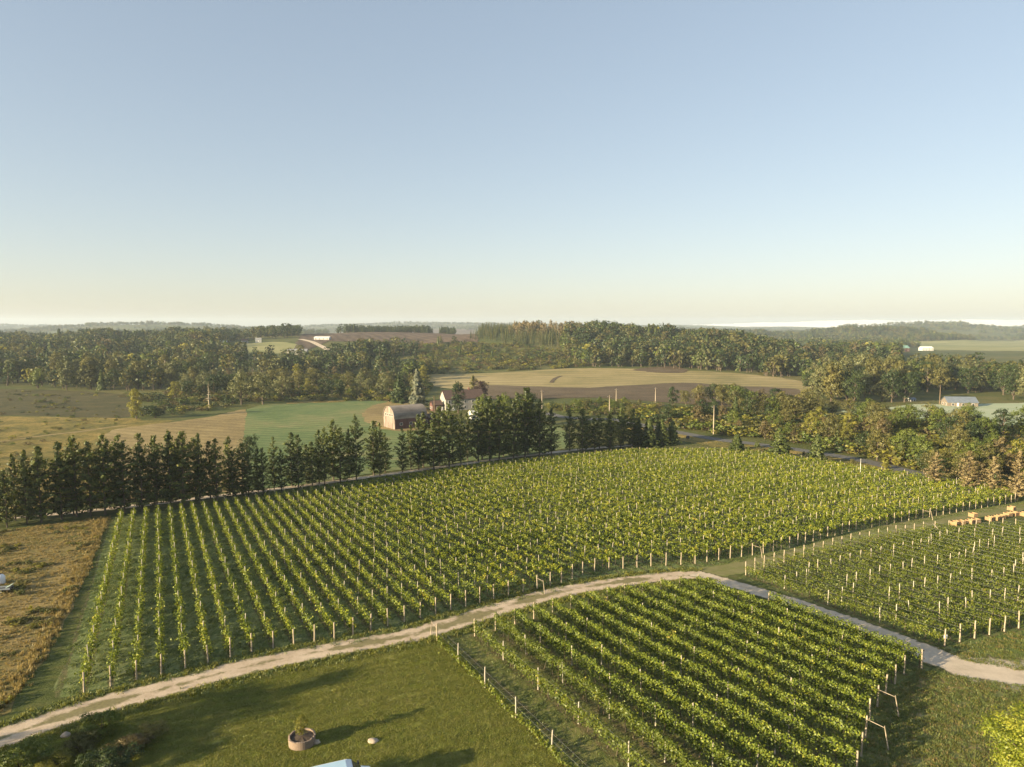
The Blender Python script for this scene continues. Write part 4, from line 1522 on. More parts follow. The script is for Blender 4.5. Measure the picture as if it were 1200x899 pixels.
def plan_sample(poly, n, seed, clump=None, cscale=8):
    q = np.random.default_rng(seed)
    xs, ys = [p[0] for p in poly], [p[1] for p in poly]
    x, y = q.uniform(min(xs), max(xs), n), q.uniform(min(ys), max(ys), n)
    k = pip(poly, x, y)
    if clump is not None:
        k &= smooth_noise(x, y, cscale, seed) + q.uniform(-.3, .3, n) > clump
    x, y = x[k], y[k]
    return np.stack([x, y, terrain(x, y)], 1)


pp = plan_sample(W_MEADOW, 20000, 61, -.3, 5)
eg = [np.array(at(*p)[:2]) for p in [(128, 607), (121, 622), (107, 660), (92, 690), (76, 725), (54, 765), (28, 805), (0, 838)]]
ep = []
for i in range(len(eg) - 1):
    for k in range(int(np.linalg.norm(eg[i + 1] - eg[i]) * 8)):
        v = eg[i] + (eg[i + 1] - eg[i]) * q_.random() + np.array([-abs(q_.normal(0, 1.1)), 0]) + q_.normal(0, .25, 2)
        ep.append((v[0], v[1], tz(v[0], v[1])))
ep = np.array(ep)
scatter('tall_grass_margin', ep, q_.uniform(.25, .65, len(ep)), q_.uniform(.35, .6, len(ep)), [tuft_mesh(70 + i, M['dry_blades'], 18, .5, .06) for i in range(3)], 'tall dry grass along the meadow margin')
scatter('meadow_grass', pp, q_.uniform(.10, .30, len(pp)), q_.uniform(.35, .6, len(pp)), [tuft_mesh(i, M['dry_blades']) for i in range(4)], 'tall dry meadow grass')
pp = plan_sample(W_MEADOW, 9000, 62, .5, 9)
scatter('meadow_weeds', pp, q_.uniform(.3, .7, len(pp)), q_.uniform(.6, 1.1, len(pp)), [lod('bush', 'weed', 71, .05), lod('bush', 'leaf_yellow', 72, .05), lod('bush', 'leaf_olive', 73, .05)], 'green weeds in the dry meadow')
pp = plan_sample(wpoly(LAWN), 34000, 63)
scatter('lawn_grass', pp, q_.uniform(.04, .10, len(pp)), q_.uniform(.25, .5, len(pp)), [tuft_mesh(10 + i, M['lawn_blades'], 22, .9, .05) for i in range(3)], 'short mown lawn grass')
pp = plan_sample(W1a, 120000, 64, -.3, 5)
pp = pp[(np.abs(((pp[:, :2] @ ACR) - S0_A + SP_A * 100 + SP_A / 2) % SP_A - SP_A / 2) > .35) | (q_.random(len(pp)) < .5)]
scatter('alley_grass', pp, q_.uniform(.06, .20, len(pp)), q_.uniform(.4, .8, len(pp)), [tuft_mesh(20 + i, M['green_blades'], 16, .7, .06) for i in range(3)], 'long dewy grass in the vineyard alleys')
pp = np.concatenate([plan_sample(W3, 14000, 65, -.1, 4), plan_sample(W4, 16000, 66, -.1, 4)])
scatter('alley_grass', pp, q_.uniform(.04, .12, len(pp)), q_.uniform(.4, .7, len(pp)), [tuft_mesh(30 + i, M['green_blades'], 14, .7, .06) for i in range(3)], 'grass between the denser vine rows')
pp = np.concatenate([plan_sample(wpoly(ROUGH), 26000, 67, -.35, 3), plan_sample(wpoly(VERGE), 9000, 68, -.35, 3)])
scatter('rough_tufts', pp, q_.uniform(.05, .2, len(pp)), q_.uniform(.35, .6, len(pp)), [tuft_mesh(40 + i, M['green_blades'] if i else M['lawn_blades'], 14, .7, .06) for i in range(4)] + [tuft_mesh(45, M['dry_blades'], 14, .7, .05)], 'rough grass beside the gravel drive')
# weedy verges of the main lane
ln = wpoly(MAIN)
vp = []
for i in range(len(ln) - 1):
    p, q2 = np.array(ln[i]), np.array(ln[i + 1])
    d = (q2 - p)
    L = np.linalg.norm(d)
    d /= L
    nn = np.array([-d[1], d[0]])
    for k in range(int(L * 26)):
        sd = q_.choice([-1, 1])
        v = p + d * q_.uniform(0, L) + nn * sd * abs(q_.normal(2.35, .35) + (q_.random() < .25) * .6)
        vp.append((v[0], v[1], tz(v[0], v[1])))
vp = np.array(vp)
scatter('verge_grass', vp, q_.uniform(.10, .35, len(vp)), q_.uniform(.35, .7, len(vp)), [tuft_mesh(50 + i, M['lawn_blades'], 14, .6, .06) for i in range(2)] + [tuft_mesh(55, M['green_blades'], 14, .6, .06)], 'ragged grass along the gravel lane')

# ------------------------------------------------------------------ buildings
M['wall_pale'] = plain_mat('pale_render', (.34, .32, .29), .9, .15, .8)
M['wall_white'] = plain_mat('white_boarding', (.58, .57, .54), .8, .12, .8)
M['wall_beige'] = plain_mat('weathered_beige_boards', (.25, .195, .165), .9, .55, .7, bump=.4, stretch=(1, 1, .2))
M['wall_shed'] = plain_mat('grey_brown_boards', (.20, .165, .13), .9, .3, .8)
M['wall_red'] = plain_mat('faded_red_boards', (.12, .055, .046), .9, .4, .7, bump=.4, stretch=(1, 1, .2))
M['roof_brown'] = plain_mat('brown_shingles', (.095, .06, .05), .9, .3, 1.2)
M['roof_grey'] = plain_mat('grey_shingles', (.26, .26, .26), .85, .2, 1)
M['roof_metal'] = plain_mat('dull_sheet_metal', (.17, .20, .24), .6, .2, .6, metal=.2)
M['roof_green'] = plain_mat('green_sheet_roof', (.20, .36, .30), .7, .15, .6)
M['roof_barn'] = plain_mat('rusty_pale_roof', (.25, .21, .175), .85, .5, .35, stretch=(.4, 1, 1))
M['roof_white'] = plain_mat('white_roof', (.72, .72, .70), .7, .08, .6)
M['pane'] = plain_mat('dark_window', (.04, .045, .05), .15, .2, 1)
M['trim'] = plain_mat('white_trim', (.72, .71, .68), .7, .08, 1)
M['chimney'] = plain_mat('chimney_brick', (.24, .12, .09), .9, .3, 4)
M['dark'] = plain_mat('dark_metal', (.03, .03, .033), .6, .2, 2)
M['rubber'] = plain_mat('rubber', (.02, .02, .02), .9, .2, 3)
M['wood_crate'] = plain_mat('raw_crate_wood', (.38, .25, .13), .85, .4, 2, bump=.3, stretch=(1, 1, 6))
M['yellow_paint'] = plain_mat('yellow_paint', (.72, .50, .04), .5, .15, 2)
M['red_paint'] = plain_mat('red_paint', (.40, .03, .02), .5, .15, 2)
M['car_white'] = plain_mat('white_car_paint', (.74, .75, .76), .25, .05, 1)
M['car_sky'] = plain_mat('sky_tinted_roof', (.40, .56, .68), .3, .06, 1)  # blue of the reflected sky put into the roof colour
M['glass'] = plain_mat('car_glass', (.03, .04, .05), .08, .1, 1)
M['tile_stone'] = plain_mat('pale_stone', (.42, .34, .26), .9, .3, 3, bump=.5)


def window_on(parent, x, y, z, w, h, face, frame=True):
    """a window with its sash set proud of a wall; face is '-x', '-y', '+x' or '+y'"""
    b = MB()
    sx, sy = (.06, w) if 'x' in face else (w, .06)
    b.box((x, y, z), (sx, sy, h))
    o = b.build('window', M['pane'], parent)
    if frame:
        f = MB()
        t = .09
        for dz in (-1, 1):
            c = (x, y, z + dz * (h / 2 + t / 2))
            f.box(c, ((.10, w + 2 * t, t) if 'x' in face else (w + 2 * t, .10, t)))
        for d in (-1, 1):
            if 'x' in face:
                f.box((x, y + d * (w / 2 + t / 2), z), (.10, t, h))
            else:
                f.box((x + d * (w / 2 + t / 2), y, z), (t, .10, h))
        f.build('window_frame', M['trim'], o)
    return o


def gable_house(name, P, rz, L, W, H, RH, wall, roof, label, cat, windows=2, chimney=False, detail=True, door=True, eave=.35):
    """x runs along the ridge; the gable at -x faces the low sun"""
    t = thing(name, (P[0], P[1], tz(P[0], P[1]) - .1), label, cat, None, rz)
    b = MB()
    b.prism([(-W / 2, -.6), (W / 2, -.6), (W / 2, H), (0, H + RH), (-W / 2, H)], -L / 2, L / 2)
    b.build('wall', M[wall], t)
    b = MB()
    th = .18
    sl = RH / (W / 2)
    ex = eave
    for sg in (-1, 1):
        prof = [(0, H + RH + .02), (sg * (W / 2 + ex), H - ex * sl + .02), (sg * (W / 2 + ex), H - ex * sl + th), (0, H + RH + th)]
        if sg > 0:
            prof = prof[::-1]
        b.prism(prof, -L / 2 - ex, L / 2 + ex)
    ro = b.build('roof', M[roof], t)
    if chimney:
        b = MB()
        b.box((L * .18, 0, H + RH + .3), (.8, .8, 1.6))
        b.build('chimney', M['chimney'], ro)
    if detail:
        floors = [H * .5] if H < 4 else [H * .27, H * .74]
        for z in floors:
            n = max(1, windows)
            for k in range(n):
                x = -L / 2 + L * (k + .5) / n
                window_on(t, x, -W / 2 - .03, z, 1.0, 1.3, '-y')
            for k in (-1, 1):
                window_on(t, -L / 2 - .03, k * W * .22, z, .9, 1.2, '-x')
        if door:
            b = MB()
            b.box((-L / 2 + L / max(1, windows), -W / 2 - .04, 1.0), (1.0, .08, 2.1))
            d = b.build('door', M['trim'], t)
            b = MB()
            b.box((-L / 2 + L / max(1, windows) + .35, -W / 2 - .11, 1.0), (.08, .06, .12))
            b.build('handle', M['dark'], d)
    return t


# the old barn with its rounded roof
P = at(474, 501)
barn = thing('old_barn', (P.x, P.y + 2, tz(P.x, P.y + 2) - .2), 'old barn with a rounded pale roof, beige end wall and dark red side', 'barn', None, R(36))
BL, BW, BH, BT = 15.0, 10.6, 4.6, 9.6
arc = [(-math.cos(a) * BW / 2, BH + math.sin(a) ** .9 * (BT - BH)) for a in np.linspace(0, math.pi, 15)]
b = MB()
b.prism([(-BW / 2 + .05, -.6)] + [(y * .985, z - .12) for y, z in arc] + [(BW / 2 - .05, -.6)], -BL / 2, -BL / 2 + .3)
b.prism([(-BW / 2 + .05, -.6)] + [(y * .985, z - .12) for y, z in arc] + [(BW / 2 - .05, -.6)], BL / 2 - .3, BL / 2)
b.build('end_wall', M['wall_beige'], barn)
b = MB()
for sg in (-1, 1):
    b.box((0, sg * (BW / 2 - .12), BH / 2 - .2), (BL - .62, .24, BH + .5))
b.build('side_wall', M['wall_red'], barn)
b = MB()
V, F = [], []
for x in (-BL / 2 - .35, BL / 2 + .35):
    for y, z in arc:
        V.append((x, y * 1.03, z + .05))
    for y, z in arc:
        V.append((x, y * .995, z - .1))
n = len(arc)
for k in range(n - 1):
    F += [(k, k + 1, 2 * n + k + 1, 2 * n + k), (n + k, 3 * n + k, 3 * n + k + 1, n + k + 1), (k, n + k, n + k + 1, k + 1), (2 * n + k, 2 * n + k + 1, 3 * n + k + 1, 3 * n + k)]
F += [(0, 2 * n, 3 * n, n), (n - 1, 2 * n - 1, 4 * n - 1, 3 * n - 1)]
b.add(V, F)
b.build('roof', M['roof_barn'], barn)
for k in range(4):
    window_on(barn, -BL / 2 - .03, -3.0 + 2.0 * k, 6.0, .95, 1.0, '-x')
for k, yy in enumerate((-2.2, 1.6)):
    b = MB()
    b.box((-BL / 2 - .05, yy, 1.35), (.1, 2.4, 2.7))
    b.build('barn_door', M['wall_beige'], barn)
for k in range(3):
    window_on(barn, -4.5 + 4.5 * k, -BW / 2 - .03, 2.4, 1.1, .9, '-y')
# lean-to of the barn
P2 = at(503, 499)
gable_house('barn_annexe', (P2.x + 1, P2.y + 8), R(36), 8, 7, 3.0, 1.4, 'wall_red', 'roof_brown', 'low dark red annexe at the back corner of the old barn', 'shed', 2, detail=True, door=False)

P = at(541, 480)
gable_house('farmhouse', (P.x, P.y + 3), R(24), 21, 9.5, 6.0, 4.0, 'wall_pale', 'roof_brown', 'long pale farmhouse with a dark brown roof and a bright gable end', 'house', 5, True)
P = at(511, 481)
gable_house('farmhouse_wing', (P.x, P.y), R(24), 5, 5, 3.2, 1.8, 'wall_red', 'roof_brown', 'small brown outbuilding before the bright gable of the farmhouse', 'shed', 1)
P = at(557, 491)
gable_house('outbuilding', (P.x, P.y), R(30), 5.0, 4.2, 2.9, 1.3, 'wall_white', 'roof_white', 'small white outbuilding between the cedar and the green maple', 'shed', 1)
P = at(1124, 475.5)
shed = gable_house('farm_shed', (P.x, P.y), R(-8), 15, 8, 2.3, 2.6, 'wall_shed', 'roof_metal', 'low shed with a pale grey-blue metal roof by the misty field', 'shed', 3)

FAR = [  # px, base, width px, height px, wall, roof, angle, label
    (287, 402, 8, 5.0, 'wall_pale', 'roof_brown', 25, 'cream house on the hill lawn, the more western of two'),
    (303, 401.5, 7, 5.6, 'wall_white', 'roof_grey', 15, 'white two-storey house on the hill lawn, the more eastern of two'),
    (262, 403.5, 8, 4.2, 'wall_white', 'roof_white', 20, 'white farm building among the trees west of the hill lawn'),
    (378, 398, 19, 3.6, 'wall_white', 'roof_white', 0, 'long low white shed beside the bare orchard hill'),
    (349, 415, 24, 6.0, 'wall_pale', 'roof_grey', 8, 'grey-roofed house among trees below the hill road'),
    (90, 427, 9, 5.5, 'wall_white', 'roof_metal', 10, 'white house with a pale metal roof hidden in the valley wood'),
    (1056, 412, 18, 7, 'wall_red', 'roof_green', 12, 'distant red-walled building with a green roof beyond the grove'),
    (1085, 411, 15, 5.0, 'wall_white', 'roof_white', 5, 'distant bright white building beyond the grove'),
    (1068, 470, 9, 4.0, 'wall_white', 'roof_metal', 20, 'little pale hut under the cottonwoods')]
for x, by, wp, hp, wl, rf, ang, lab in FAR:
    P = at(x, by)
    k = px_per_m(P)
    L, H = wp / k * .92, hp / k
    gable_house('distant_house' if wp < 15 else 'distant_building', (P.x, P.y), R(ang), L, min(L * .6, 11), H * .62, H * .38, wl, rf, lab, 'house' if 'house' in lab else 'building',
                max(2, int(L / 5)), False, True, False)

# ------------------------------------------------------------------ poles, road furniture, vehicles and yard things
M['pole'] = plain_mat('grey_pole_wood', (.42, .35, .27), .9, .25, 2, stretch=(4, 4, .5))
M['pole_brown'] = plain_mat('brown_pole_wood', (.20, .14, .09), .9, .25, 2, stretch=(4, 4, .5))
M['ceramic'] = plain_mat('grey_insulator', (.45, .45, .44), .4, .1, 3)
POLES = [(836, 509, 475, 'tall pale utility pole beside the paved road'), (714, 490, 463, 'pale utility pole between the road and the windbreak gap'),
         (722, 474, 455, 'thin utility pole against the ploughed strip'), (768, 472, 454, 'thin utility pole at the corner of the dark bank trees'),
         (635, 479, 457, 'utility pole behind the tallest windbreak pines'), (509, 488, 464, 'brown utility pole beside the old barn'),
         (1101, 474, 451, 'brown utility pole beside the metal-roofed shed'), (303.5, 414, 405, 'slim pole standing on the hill lawn')]
TIPS = []
for x, by, ty, lab in POLES:
    P = at(x, by)
    k = px_per_m(P)
    h = (by - ty) / k
    t = thing('utility_pole', (P.x, P.y, tz(P.x, P.y)), lab, 'utility pole', 'utility poles', R(25))
    b = MB()
    brown = 'brown' in lab
    b.tube([(0, 0, -.5), (0, 0, h * .5), (0, 0, h)], [.22, .19, .15], 8)
    b.build('pole', M['pole_brown' if brown else 'pole'], t, True)
    b = MB()
    b.box((0, 0, h - .7), (2.2, .1, .12))
    ca = b.build('crossarm', M['pole_brown' if brown else 'pole'], t)
    for d in (-.95, 0, .95):
        b = MB()
        b.tube([(d, 0, h - .64), (d, 0, h - .50), (d, 0, h - .40)], [.05, .07, .03], 6)
        b.build('insulator', M['ceramic'], ca)
    TIPS.append(Vector((P.x, P.y, tz(P.x, P.y) + h - .38)))
for i, (a, c, lab) in enumerate([(4, 1, 'thin power line over the farmyard shrubs'), (1, 0, 'thin power line along the paved road'), (2, 3, 'thin power line before the ploughed strip')]):
    A, B_ = TIPS[a], TIPS[c]
    b = MB()
    pts = [A.lerp(B_, k / 10) - Vector((0, 0, 4 * .9 * (k / 10) * (1 - k / 10))) for k in range(11)]
    b.tube([p - A for p in pts], .018, 4, cap=False)
    o = b.build('power_line', M['dark'])
    o.location = A
    tag(o, lab, 'power line', 'power lines')

P = at(1008, 558)
t = thing('marker_pole', (P.x, P.y, P.z), 'thin white pole standing at the vineyard corner before the road', 'pole')
b = MB()
b.tube([(0, 0, -.2), (0, 0, 4.6)], [.07, .06], 8)
b.build('pole', M['trim'], t, True)
b = MB()
b.tube([(0, 0, 4.6), (0, 0, 4.72)], [.10, .08], 8)
b.build('cap', M['ceramic'], t)

P = at(806, 516.5)
t = thing('post_box', (P.x, P.y, P.z), 'dark box on a post at the lane mouth by the road', 'mailbox', None, R(20))
b = MB()
b.tube([(0, 0, -.2), (0, 0, .9)], .08, 6)
b.build('stand', M['pole_brown'], t)
b = MB()
b.prism([(-.42, .85), (.42, .85), (.42, 1.5), (.25, 1.85), (-.25, 1.85), (-.42, 1.5)], -.5, .5)
b.build('box', M['dark'], t)


def wheel(parent, x, y, z, r, w, name='wheel'):
    b = MB()
    b.tube([(x, y - w / 2, z), (x, y + w / 2, z)], r, 16)
    o = b.build(name, M['rubber'], parent)
    b = MB()
    b.tube([(x, y - w / 2 - .015, z), (x, y + w / 2 + .015, z)], r * .55, 12)
    b.build('rim', M['ceramic'], o)
    return o


def car(P, rz, label, paint, roof=None, van=False, name='parked_car', cat='car', L=4.6, W=1.85, H=1.5):
    t = thing(name, (P[0], P[1], tz(P[0], P[1])), label, cat, None, rz)
    h = L / 2
    if van:
        prof = [(-h, .45), (-h + .05, H * .55), (-h + .18, H - .12), (-h + .4, H), (h - 1.75, H), (h - 1.45, H - .1), (h - .75, H * .62), (h - .1, H * .52), (h, .75), (h, .45)]
    else:
        prof = [(-h, .45), (-h + .02, .9), (-h + .75, .95), (-h + 1.2, H - .05), (-h + 1.6, H), (h - 2.1, H), (h - 1.3, .98), (h - .2, .85), (h, .65), (h, .45)]
    b = MB()
    n = len(prof)
    V = []
    for sg in (-1, 1):
        for x, z in prof:
            ins = .16 * max(0, (z - .9) / (H - .9))
            V.append((x, sg * (W / 2 - ins), z))
    F = [tuple(range(n)), tuple(reversed(range(n, 2 * n)))] + [(k, n + k, n + (k + 1) % n, (k + 1) % n) for k in range(n)]
    b.add(V, F)
    o = b.build('body', M[paint], t, bevel=.05)
    if roof:
        b = MB()
        b.box(((-h + .4 + h - 1.75) / 2, 0, H + .012), (L - 2.35, W - .55, .03))  # thin slab coloured to look like sky mirrored in the roof
        b.build('roof_sky_panel', M[roof], t)
    if van:
        gx0, gz0, gx1, gz1 = h - 1.42, H - .13, h - .80, H * .64
    else:
        gx0, gz0, gx1, gz1 = h - 2.02, H - .06, h - 1.36, 1.03
    b = MB()
    w0, w1 = W / 2 - .26, W / 2 - .16
    off = .02
    b.add([(gx0 + off, -w0, gz0 + off), (gx0 + off, w0, gz0 + off), (gx1 + off, w1, gz1 + off), (gx1 + off, -w1, gz1 + off),
           (gx0 - .05, -w0, gz0 - .05), (gx0 - .05, w0, gz0 - .05), (gx1 - .05, w1, gz1 - .05), (gx1 - .05, -w1, gz1 - .05)],
          [(0, 3, 2, 1), (4, 5, 6, 7), (0, 1, 5, 4), (1, 2, 6, 5), (2, 3, 7, 6), (3, 0, 4, 7)])
    b.build('windscreen', M['glass'], t)
    for sg in (-1, 1):
        b = MB()
        b.box(((gx1 - h) / 2 + .2, sg * (W / 2 - .075), (H + .95) / 2), (L * .42, .05, (H - .95) * .62))
        b.build('side_window', M['glass'], t)
        b = MB()
        b.box((gx1 - .1, sg * (W / 2 + .14), H * .66), (.12, .26, .22))
        b.build('wing_mirror', M['dark'], t)
        b = MB()
        b.box((h + .005, sg * (W / 2 - .3), .72), (.05, .34, .16))
        b.build('headlight', M['ceramic'], t)
        for x in (-h + .85, h - .85):
            wheel(t, x, sg * (W / 2 - .1), .33, .33, .22)
    return t


Pv = at(391, 935)
car((Pv.x + .3, Pv.y + .1), math.atan2(.36, .93), 'white van, roof tinted blue as reflected sky, parked on the lawn below the brick planter', 'car_white', 'car_sky', True, 'parked_van', 'van', 4.9, 2.0, 2.1)
P = at(522, 479.5)
car((P.x, P.y - 1), R(10), 'white car parked before the farmhouse wall', 'car_white')
P = at(507, 490)
car((P.x, P.y), R(200), 'white van beside the barn annexe', 'car_white', None, True, 'parked_van', 'van', 5, 2, 2.2)

# farm trailer at the meadow's edge
P = at(5, 694)
t = thing('farm_trailer', (P.x, P.y, P.z), 'low grey farm trailer with a tilted pale green board in the dry meadow', 'trailer', None, R(12), .7)
b = MB()
b.box((0, 0, .62), (2.6, 1.5, .12))
b.build('bed', M['dark'], t)
for sg in (-1, 1):
    b = MB()
    b.box((0, sg * .72, .82), (2.6, .06, .3))
    b.build('side_board', M['roof_metal'], t)
    wheel(t, -.1, sg * .86, .34, .34, .2)
b = MB()
b.tube([(1.3, 0, .6), (2.3, 0, .45)], .05, 6)
b.build('drawbar', M['dark'], t)
from mathutils import Euler
M['palegreen'] = plain_mat('pale_green_board', (.32, .42, .37), .5, .1, 2)
b = MB()
b.box((.9, .1, 1.15), (1.2, 1.1, .06), tilt=Euler((0, R(-28), 0)))
b.build('lid', M['palegreen'], t)
P = at(1, 684)
t = thing('water_tank', (P.x, P.y, P.z), 'small white rounded tank behind the farm trailer', 'tank')
b = MB()
b.tube([(0, 0, -.05), (0, 0, .05), (0, 0, 1.0), (0, 0, 1.25), (0, 0, 1.35)], [.5, .55, .55, .35, .12], 14)
b.build('tank', M['car_white'], t, True)
b = MB()
b.tube([(0, 0, 1.33), (0, 0, 1.43)], [.14, .14], 10)
b.build('lid', M['dark'], t)

# yellow cart at the edge of the drive
P = at(1221, 764)
t = thing('utility_cart', (P.x, P.y, P.z), 'yellow cart with a red bumper standing in the grass by the vine row ends', 'cart', None, R(20))
b = MB()
b.box((0, 0, 1.0), (2.2, 1.3, .9), top=(1.04, 1.06))
b.build('box', M['yellow_paint'], t, bevel=.03)
b = MB()
b.box((-1.2, 0, .48), (.18, 1.4, .22))
b.build('bumper', M['red_paint'], t, bevel=.03)
b = MB()
b.box((-1.22, 0, .27), (.08, .9, .18))
b.build('plate', M['trim'], t)
for sg in (-1, 1):
    for x in (-.7, .7):
        wheel(t, x, sg * .72, .3, .3, .18)

# wooden crates at the row ends
CR = [(1118.5, 615.5, 0, 'wooden crate nearest the leaning brace, facing the grass lane'), (1126, 614.5, 0, 'wooden crate beside the one nearest the leaning brace'),
      (1136, 613.5, 0, 'wooden crate in the lower half of the second heap'), (1143.5, 612.5, 0, 'wooden crate at the outer side of the second heap'),
      (1140, 610.5, 1, 'wooden crate stacked on top of the second heap'), (1159.5, 610, 0, 'wooden crate of the middle pair, the inner one'),
      (1166.5, 609.2, 0, 'wooden crate of the middle pair, the outer one'), (1173, 607.8, 0, 'upright pale crate just past the middle pair'),
      (1181, 605.2, 0, 'wooden crate at the start of the farthest heap'), (1188.5, 604.2, 0, 'wooden crate at the end of the farthest heap'),
      (1185, 602.5, 1, 'wooden crate lying on top of the farthest heap'), (1199, 604.5, 0, 'wooden crate cut off by the picture edge')]
for i, (x, y, lv, lab) in enumerate(CR):
    P = at(x, y)
    q = random.Random(i)
    w, d, h = 1.15, 1.15, .78
    t = thing('wooden_crate', (P.x, P.y, tz(P.x, P.y) + lv * .80), lab, 'crate', 'wooden crates at the vine row ends', R(28 + q.uniform(-14, 14)))
    for sx, sy, nm in ((-1, 0, 'side'), (1, 0, 'side'), (0, -1, 'side'), (0, 1, 'side')):
        b = MB()
        for k in range(4):
            z = .12 + k * .185
            if sx:
                b.box((sx * (w / 2 - .015), 0, z), (.03, d - .07, .155))
            else:
                b.box((0, sy * (d / 2 - .015), z), (w, .03, .155))
        b.build('side', M['wood_crate'], t)
    b = MB()
    for sx in (-1, 1):
        for sy in (-1, 1):
            b.box((sx * (w / 2 - .075), sy * (d / 2 - .075), h / 2), (.08, .08, h))
    b.build('corner_battens', M['wood_crate'], t)
    b = MB()
    b.box((0, 0, .06), (w - .1, d - .1, .05))
    b.build('floor', M['wood_crate'], t)

# leaning brace and sign at the post-studded block
P = at(1108, 628)
b = MB()
b.tube([(0, 0, -.1), (-1.6, 1.2, 1.9)], [.07, .06], 8)
o = b.build('leaning_brace', M['post_pale'], None, True)
o.location = P
tag(o, 'pale slanting brace pole before the wooden crates', 'brace pole')
P = at(1104.6, 756.5)
t = thing('row_sign', (P.x + .18, P.y - .12, P.z), 'small blue and white sign on the corner end post by the drive', 'sign')
M['sign_blue'] = plain_mat('blue_sign', (.22, .33, .62), .5, .1, 4)
b = MB()
b.box((0, 0, 1.05), (.34, .03, .42))
b.build('plate', M['trim'], t)
b = MB()
b.box((0, -.02, 1.05), (.24, .012, .30))
b.build('face', M['sign_blue'], t)
b = MB()
b.box((-.1, .05, 1.05), (.16, .06, .05))
b.build('bracket', M['dark'], t)

# brick planter, its plant, the stones
P = at(354, 872)


def brick_mat():
    m, nt, out = new_mat('planter_brick')
    co = coords(nt)
    v = N(nt, 'ShaderNodeTexBrick')
    v.inputs['Scale'].default_value = 4.5
    v.inputs['Color1'].default_value = (.26, .19, .145, 1)
    v.inputs['Color2'].default_value = (.19, .14, .11, 1)
    v.inputs['Mortar'].default_value = (.30, .26, .21, 1)
    sp = N(nt, 'ShaderNodeSeparateXYZ')
    nt.links.new(co, sp.inputs[0])
    ang = math_n(nt, 'MULTIPLY', math_n(nt, 'ARCTAN2', sp.outputs[1], sp.outputs[0]), 1.1)
    cb = N(nt, 'ShaderNodeCombineXYZ')
    nt.links.new(ang, cb.inputs[0])
    nt.links.new(sp.outputs[2], cb.inputs[1])
    nt.links.new(cb.outputs[0], v.inputs['Vector'])
    c = mixc(nt, math_n(nt, 'MULTIPLY', noise(nt, co, 5, 4), .6), v.outputs['Color'], (.18, .12, .085))
    b = N(nt, 'ShaderNodeBsdfPrincipled')
    nt.links.new(c, b.inputs['Base Color'])
    b.inputs['Roughness'].default_value = .9
    nt.links.new(b.outputs[0], out.inputs[0])
    return m


M['brick'] = brick_mat()
M['soil'] = plain_mat('potting_soil', (.07, .05, .035), .95, .4, 4, bump=.5)
pl = thing('brick_planter', (P.x, P.y, P.z), 'round brick planter ring standing on the mown lawn', 'planter')
b = MB()
seg = 36
V, F = [], []
for r_, z in ((1.0, -.1), (1.04, .72), (.92, .73), (.90, .5)):
    for k in range(seg):
        a = 2 * math.pi * k / seg
        V.append((r_ * math.cos(a), r_ * math.sin(a), z + (random.uniform(-.03, .03) if z > .7 else 0)))
for j in range(3):
    for k in range(seg):
        F.append((j * seg + k, j * seg + (k + 1) % seg, (j + 1) * seg + (k + 1) % seg, (j + 1) * seg + k))
b.add(V, F)
b.build('ring', M['brick'], pl)
b = MB()
V = [(0, 0, .72)] + [(.915 * math.cos(2 * math.pi * k / 24), .915 * math.sin(2 * math.pi * k / 24), .58 + random.uniform(0, .06)) for k in range(24)]
b.add(V, [(0, 1 + k, 1 + (k + 1) % 24) for k in range(24)])
b.build('soil', M['soil'], pl)
cm, tm = crown_mesh('loose', 909, M['leaf_yellow'], 1.2)
t = thing('planter_shrub', (P.x - .1, P.y + .05, P.z + .5), 'upright yellow-green plant growing in the brick planter', 'plant')
t.scale = (1.9, 1.9, 1.9)
link('stems', tm, t)
link('foliage', cm, t)


def stone(name, px, py, size, label, seed, flat=.45, dxy=(0, 0)):
    q = random.Random(seed)
    P = at(px, py)
    b = MB()
    V, F = [], []
    nr, ns = 6, 12
    for i in range(nr + 1):
        a = math.pi * i / nr
        for k in range(ns):
            c = 2 * math.pi * k / ns
            rr = 1 + q.uniform(-.14, .14)
            V.append((math.sin(a) * math.cos(c) * size * rr, math.sin(a) * math.sin(c) * size * .8 * rr, math.cos(a) * size * flat * rr))
    for i in range(nr):
        for k in range(ns):
            F.append((i * ns + k, (i + 1) * ns + k, (i + 1) * ns + (k + 1) % ns, i * ns + (k + 1) % ns))
    b.add(V, F)
    o = b.build(name, M['tile_stone'], None, True)
    o.location = (P.x + dxy[0], P.y + dxy[1], tz(P.x, P.y) + size * flat * .5)
    return tag(o, label, 'stone')


stone('flat_stone', 437, 869, .45, 'flat pale stone lying in the lawn east of the planter', 1, .3)
stone('boulder', 77, 863, .36, 'pale boulder beside the gravel lane and dark bushes', 2, .6)
stone('stone', 371, 871, .3, 'grey stone lying against the shaded side of the brick planter', 3, .6)
# logs and rubble by the drive
q = random.Random(4)

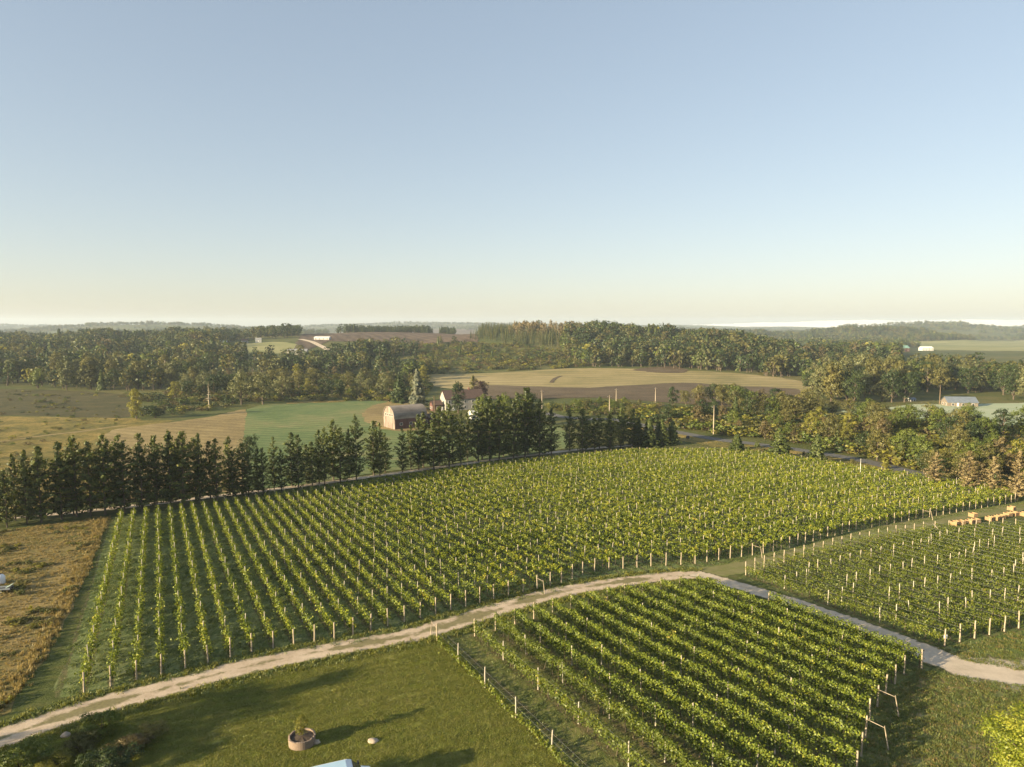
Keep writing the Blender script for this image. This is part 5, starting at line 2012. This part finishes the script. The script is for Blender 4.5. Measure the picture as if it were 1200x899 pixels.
# ------------------------------------------------------------------ near bushes and the trees that shade the lawn
NEAR_BUSH = [('round', 'leaf_green', 24, 905, 4.4, 2.6, 'rounded green bush at the lane end below the boulder'), ('round', 'leaf_green', 118, 862, 4.2, 2.4, 'green bush beside the gravel lane, above the brown scrub'),
             ('bush', 'leaf_olive', 95, 882, 3.6, 1.8, 'olive bush just below the boulder'), ('bush', 'leaf_rust', 150, 884, 4.2, 1.6, 'brown scrub bush at the edge of the shaded lawn'),
             ('bush', 'leaf_dark', 128, 905, 5.0, 2.0, 'dark scrub bush among the brown brush'), ('bush', 'leaf_olive', 176, 866, 3.4, 1.3, 'low olive scrub at the end of the dark brush'),
             ('bush', 'leaf_yellow', 70, 900, 3.4, 1.4, 'yellowish low bush between the green bush and the dark scrub')]
for i, (kd, mt, x, y, w, h, lab) in enumerate(NEAR_BUSH):
    P = at(x, y)
    t = thing('bush', P, lab, 'bush', 'bushes beside the gravel lane', q.uniform(0, 6))
    cm, tm = crown_mesh('bush', 800 + i, M[mt], 2.2)
    t.scale = (w / 1.5, w / 1.5, h)
    link('trunk', tm, t)
    link('crown', cm, t)
P = at(1214, 945)
t = thing('lime_tree', P, 'bright lime-yellow leafy tree beside the rough grass and the gravel drive', 'tree')
cm, tm = crown_mesh('round', 871, M['bush_bright'], 5.0)
t.scale = (9.5, 9.5, 7.6)
link('trunk', tm, t)
link('crown', cm, t)
for x, y, h, w, mt, lab in ((-56, 40, 11, 9, 'leaf_green', 'broad tree west of the lawn that shades the lawn'),
                            (-20, 41.5, 3.9, 4.5, 'leaf_green', 'rounded small tree south of the lawn near the van'), (-36, 34, 6, 7, 'leaf_olive', 'olive tree south of the lawn behind the bushes')):
    plant('shade_tree', 'round', mt, (x, y), h, w, lab, 'tree', None)

# ------------------------------------------------------------------ fog bank and haze
m, nt, out = new_mat('fog_white')
d = N(nt, 'ShaderNodeBsdfDiffuse')
d.inputs[0].default_value = (.80, .80, .80, 1)
nt.links.new(d.outputs[0], out.inputs[0])
nx, ny = 160, 24
xx, yy = np.meshgrid(np.linspace(1900, 8200, nx), np.linspace(0, 1, ny))
fz0 = -30
prof_ = np.sin(np.pi * np.clip(yy, 0, 1)) ** .5
ramp_x = np.clip((xx - 1900) / 1800, 0, 1) ** .7
topz = 16 + 66 * ramp_x + 17 * smooth_noise(xx, yy * 900, 900, 21) + 7 * smooth_noise(xx, yy * 900, 230, 22)
zz = fz0 + (topz - fz0) * prof_
V = np.stack([xx, 7000 + yy * 1500, zz], -1).reshape(-1, 3)
r0 = np.arange(ny - 1)[:, None] * nx + np.arange(nx - 1)[None, :]
F = np.stack([r0, r0 + 1, r0 + nx + 1, r0 + nx], -1).reshape(-1, 4)
fog = link('fog_bank', np_mesh('fog_bank', V, F, m, smooth=True))
fog['kind'] = 'stuff'
fog['label'] = 'white fog bank lying beyond the far hills'

HAZE_DENSITY = 0.95e-4
m, nt, out = new_mat('haze_air')
v = N(nt, 'ShaderNodeVolumePrincipled')
v.inputs['Color'].default_value = (.72, .84, 1.0, 1)
v.inputs['Density'].default_value = HAZE_DENSITY
v.inputs['Anisotropy'].default_value = 0.1
nt.links.new(v.outputs[0], out.inputs['Volume'])
b = MB()
zb, zt = Z_MIN - 1.5, max(Z_MAX + 24, 118)
b.add([(x, y, z) for z in (zb, zt) for x, y in ((-9200, -160), (9200, -160), (9200, 9700), (-9200, 9700))],
      [(0, 3, 2, 1), (4, 5, 6, 7), (0, 1, 5, 4), (1, 2, 6, 5), (2, 3, 7, 6), (3, 0, 4, 7)])
hz = b.build('haze', m)
hz['kind'] = 'stuff'
hz['label'] = 'thin morning haze over the whole landscape'
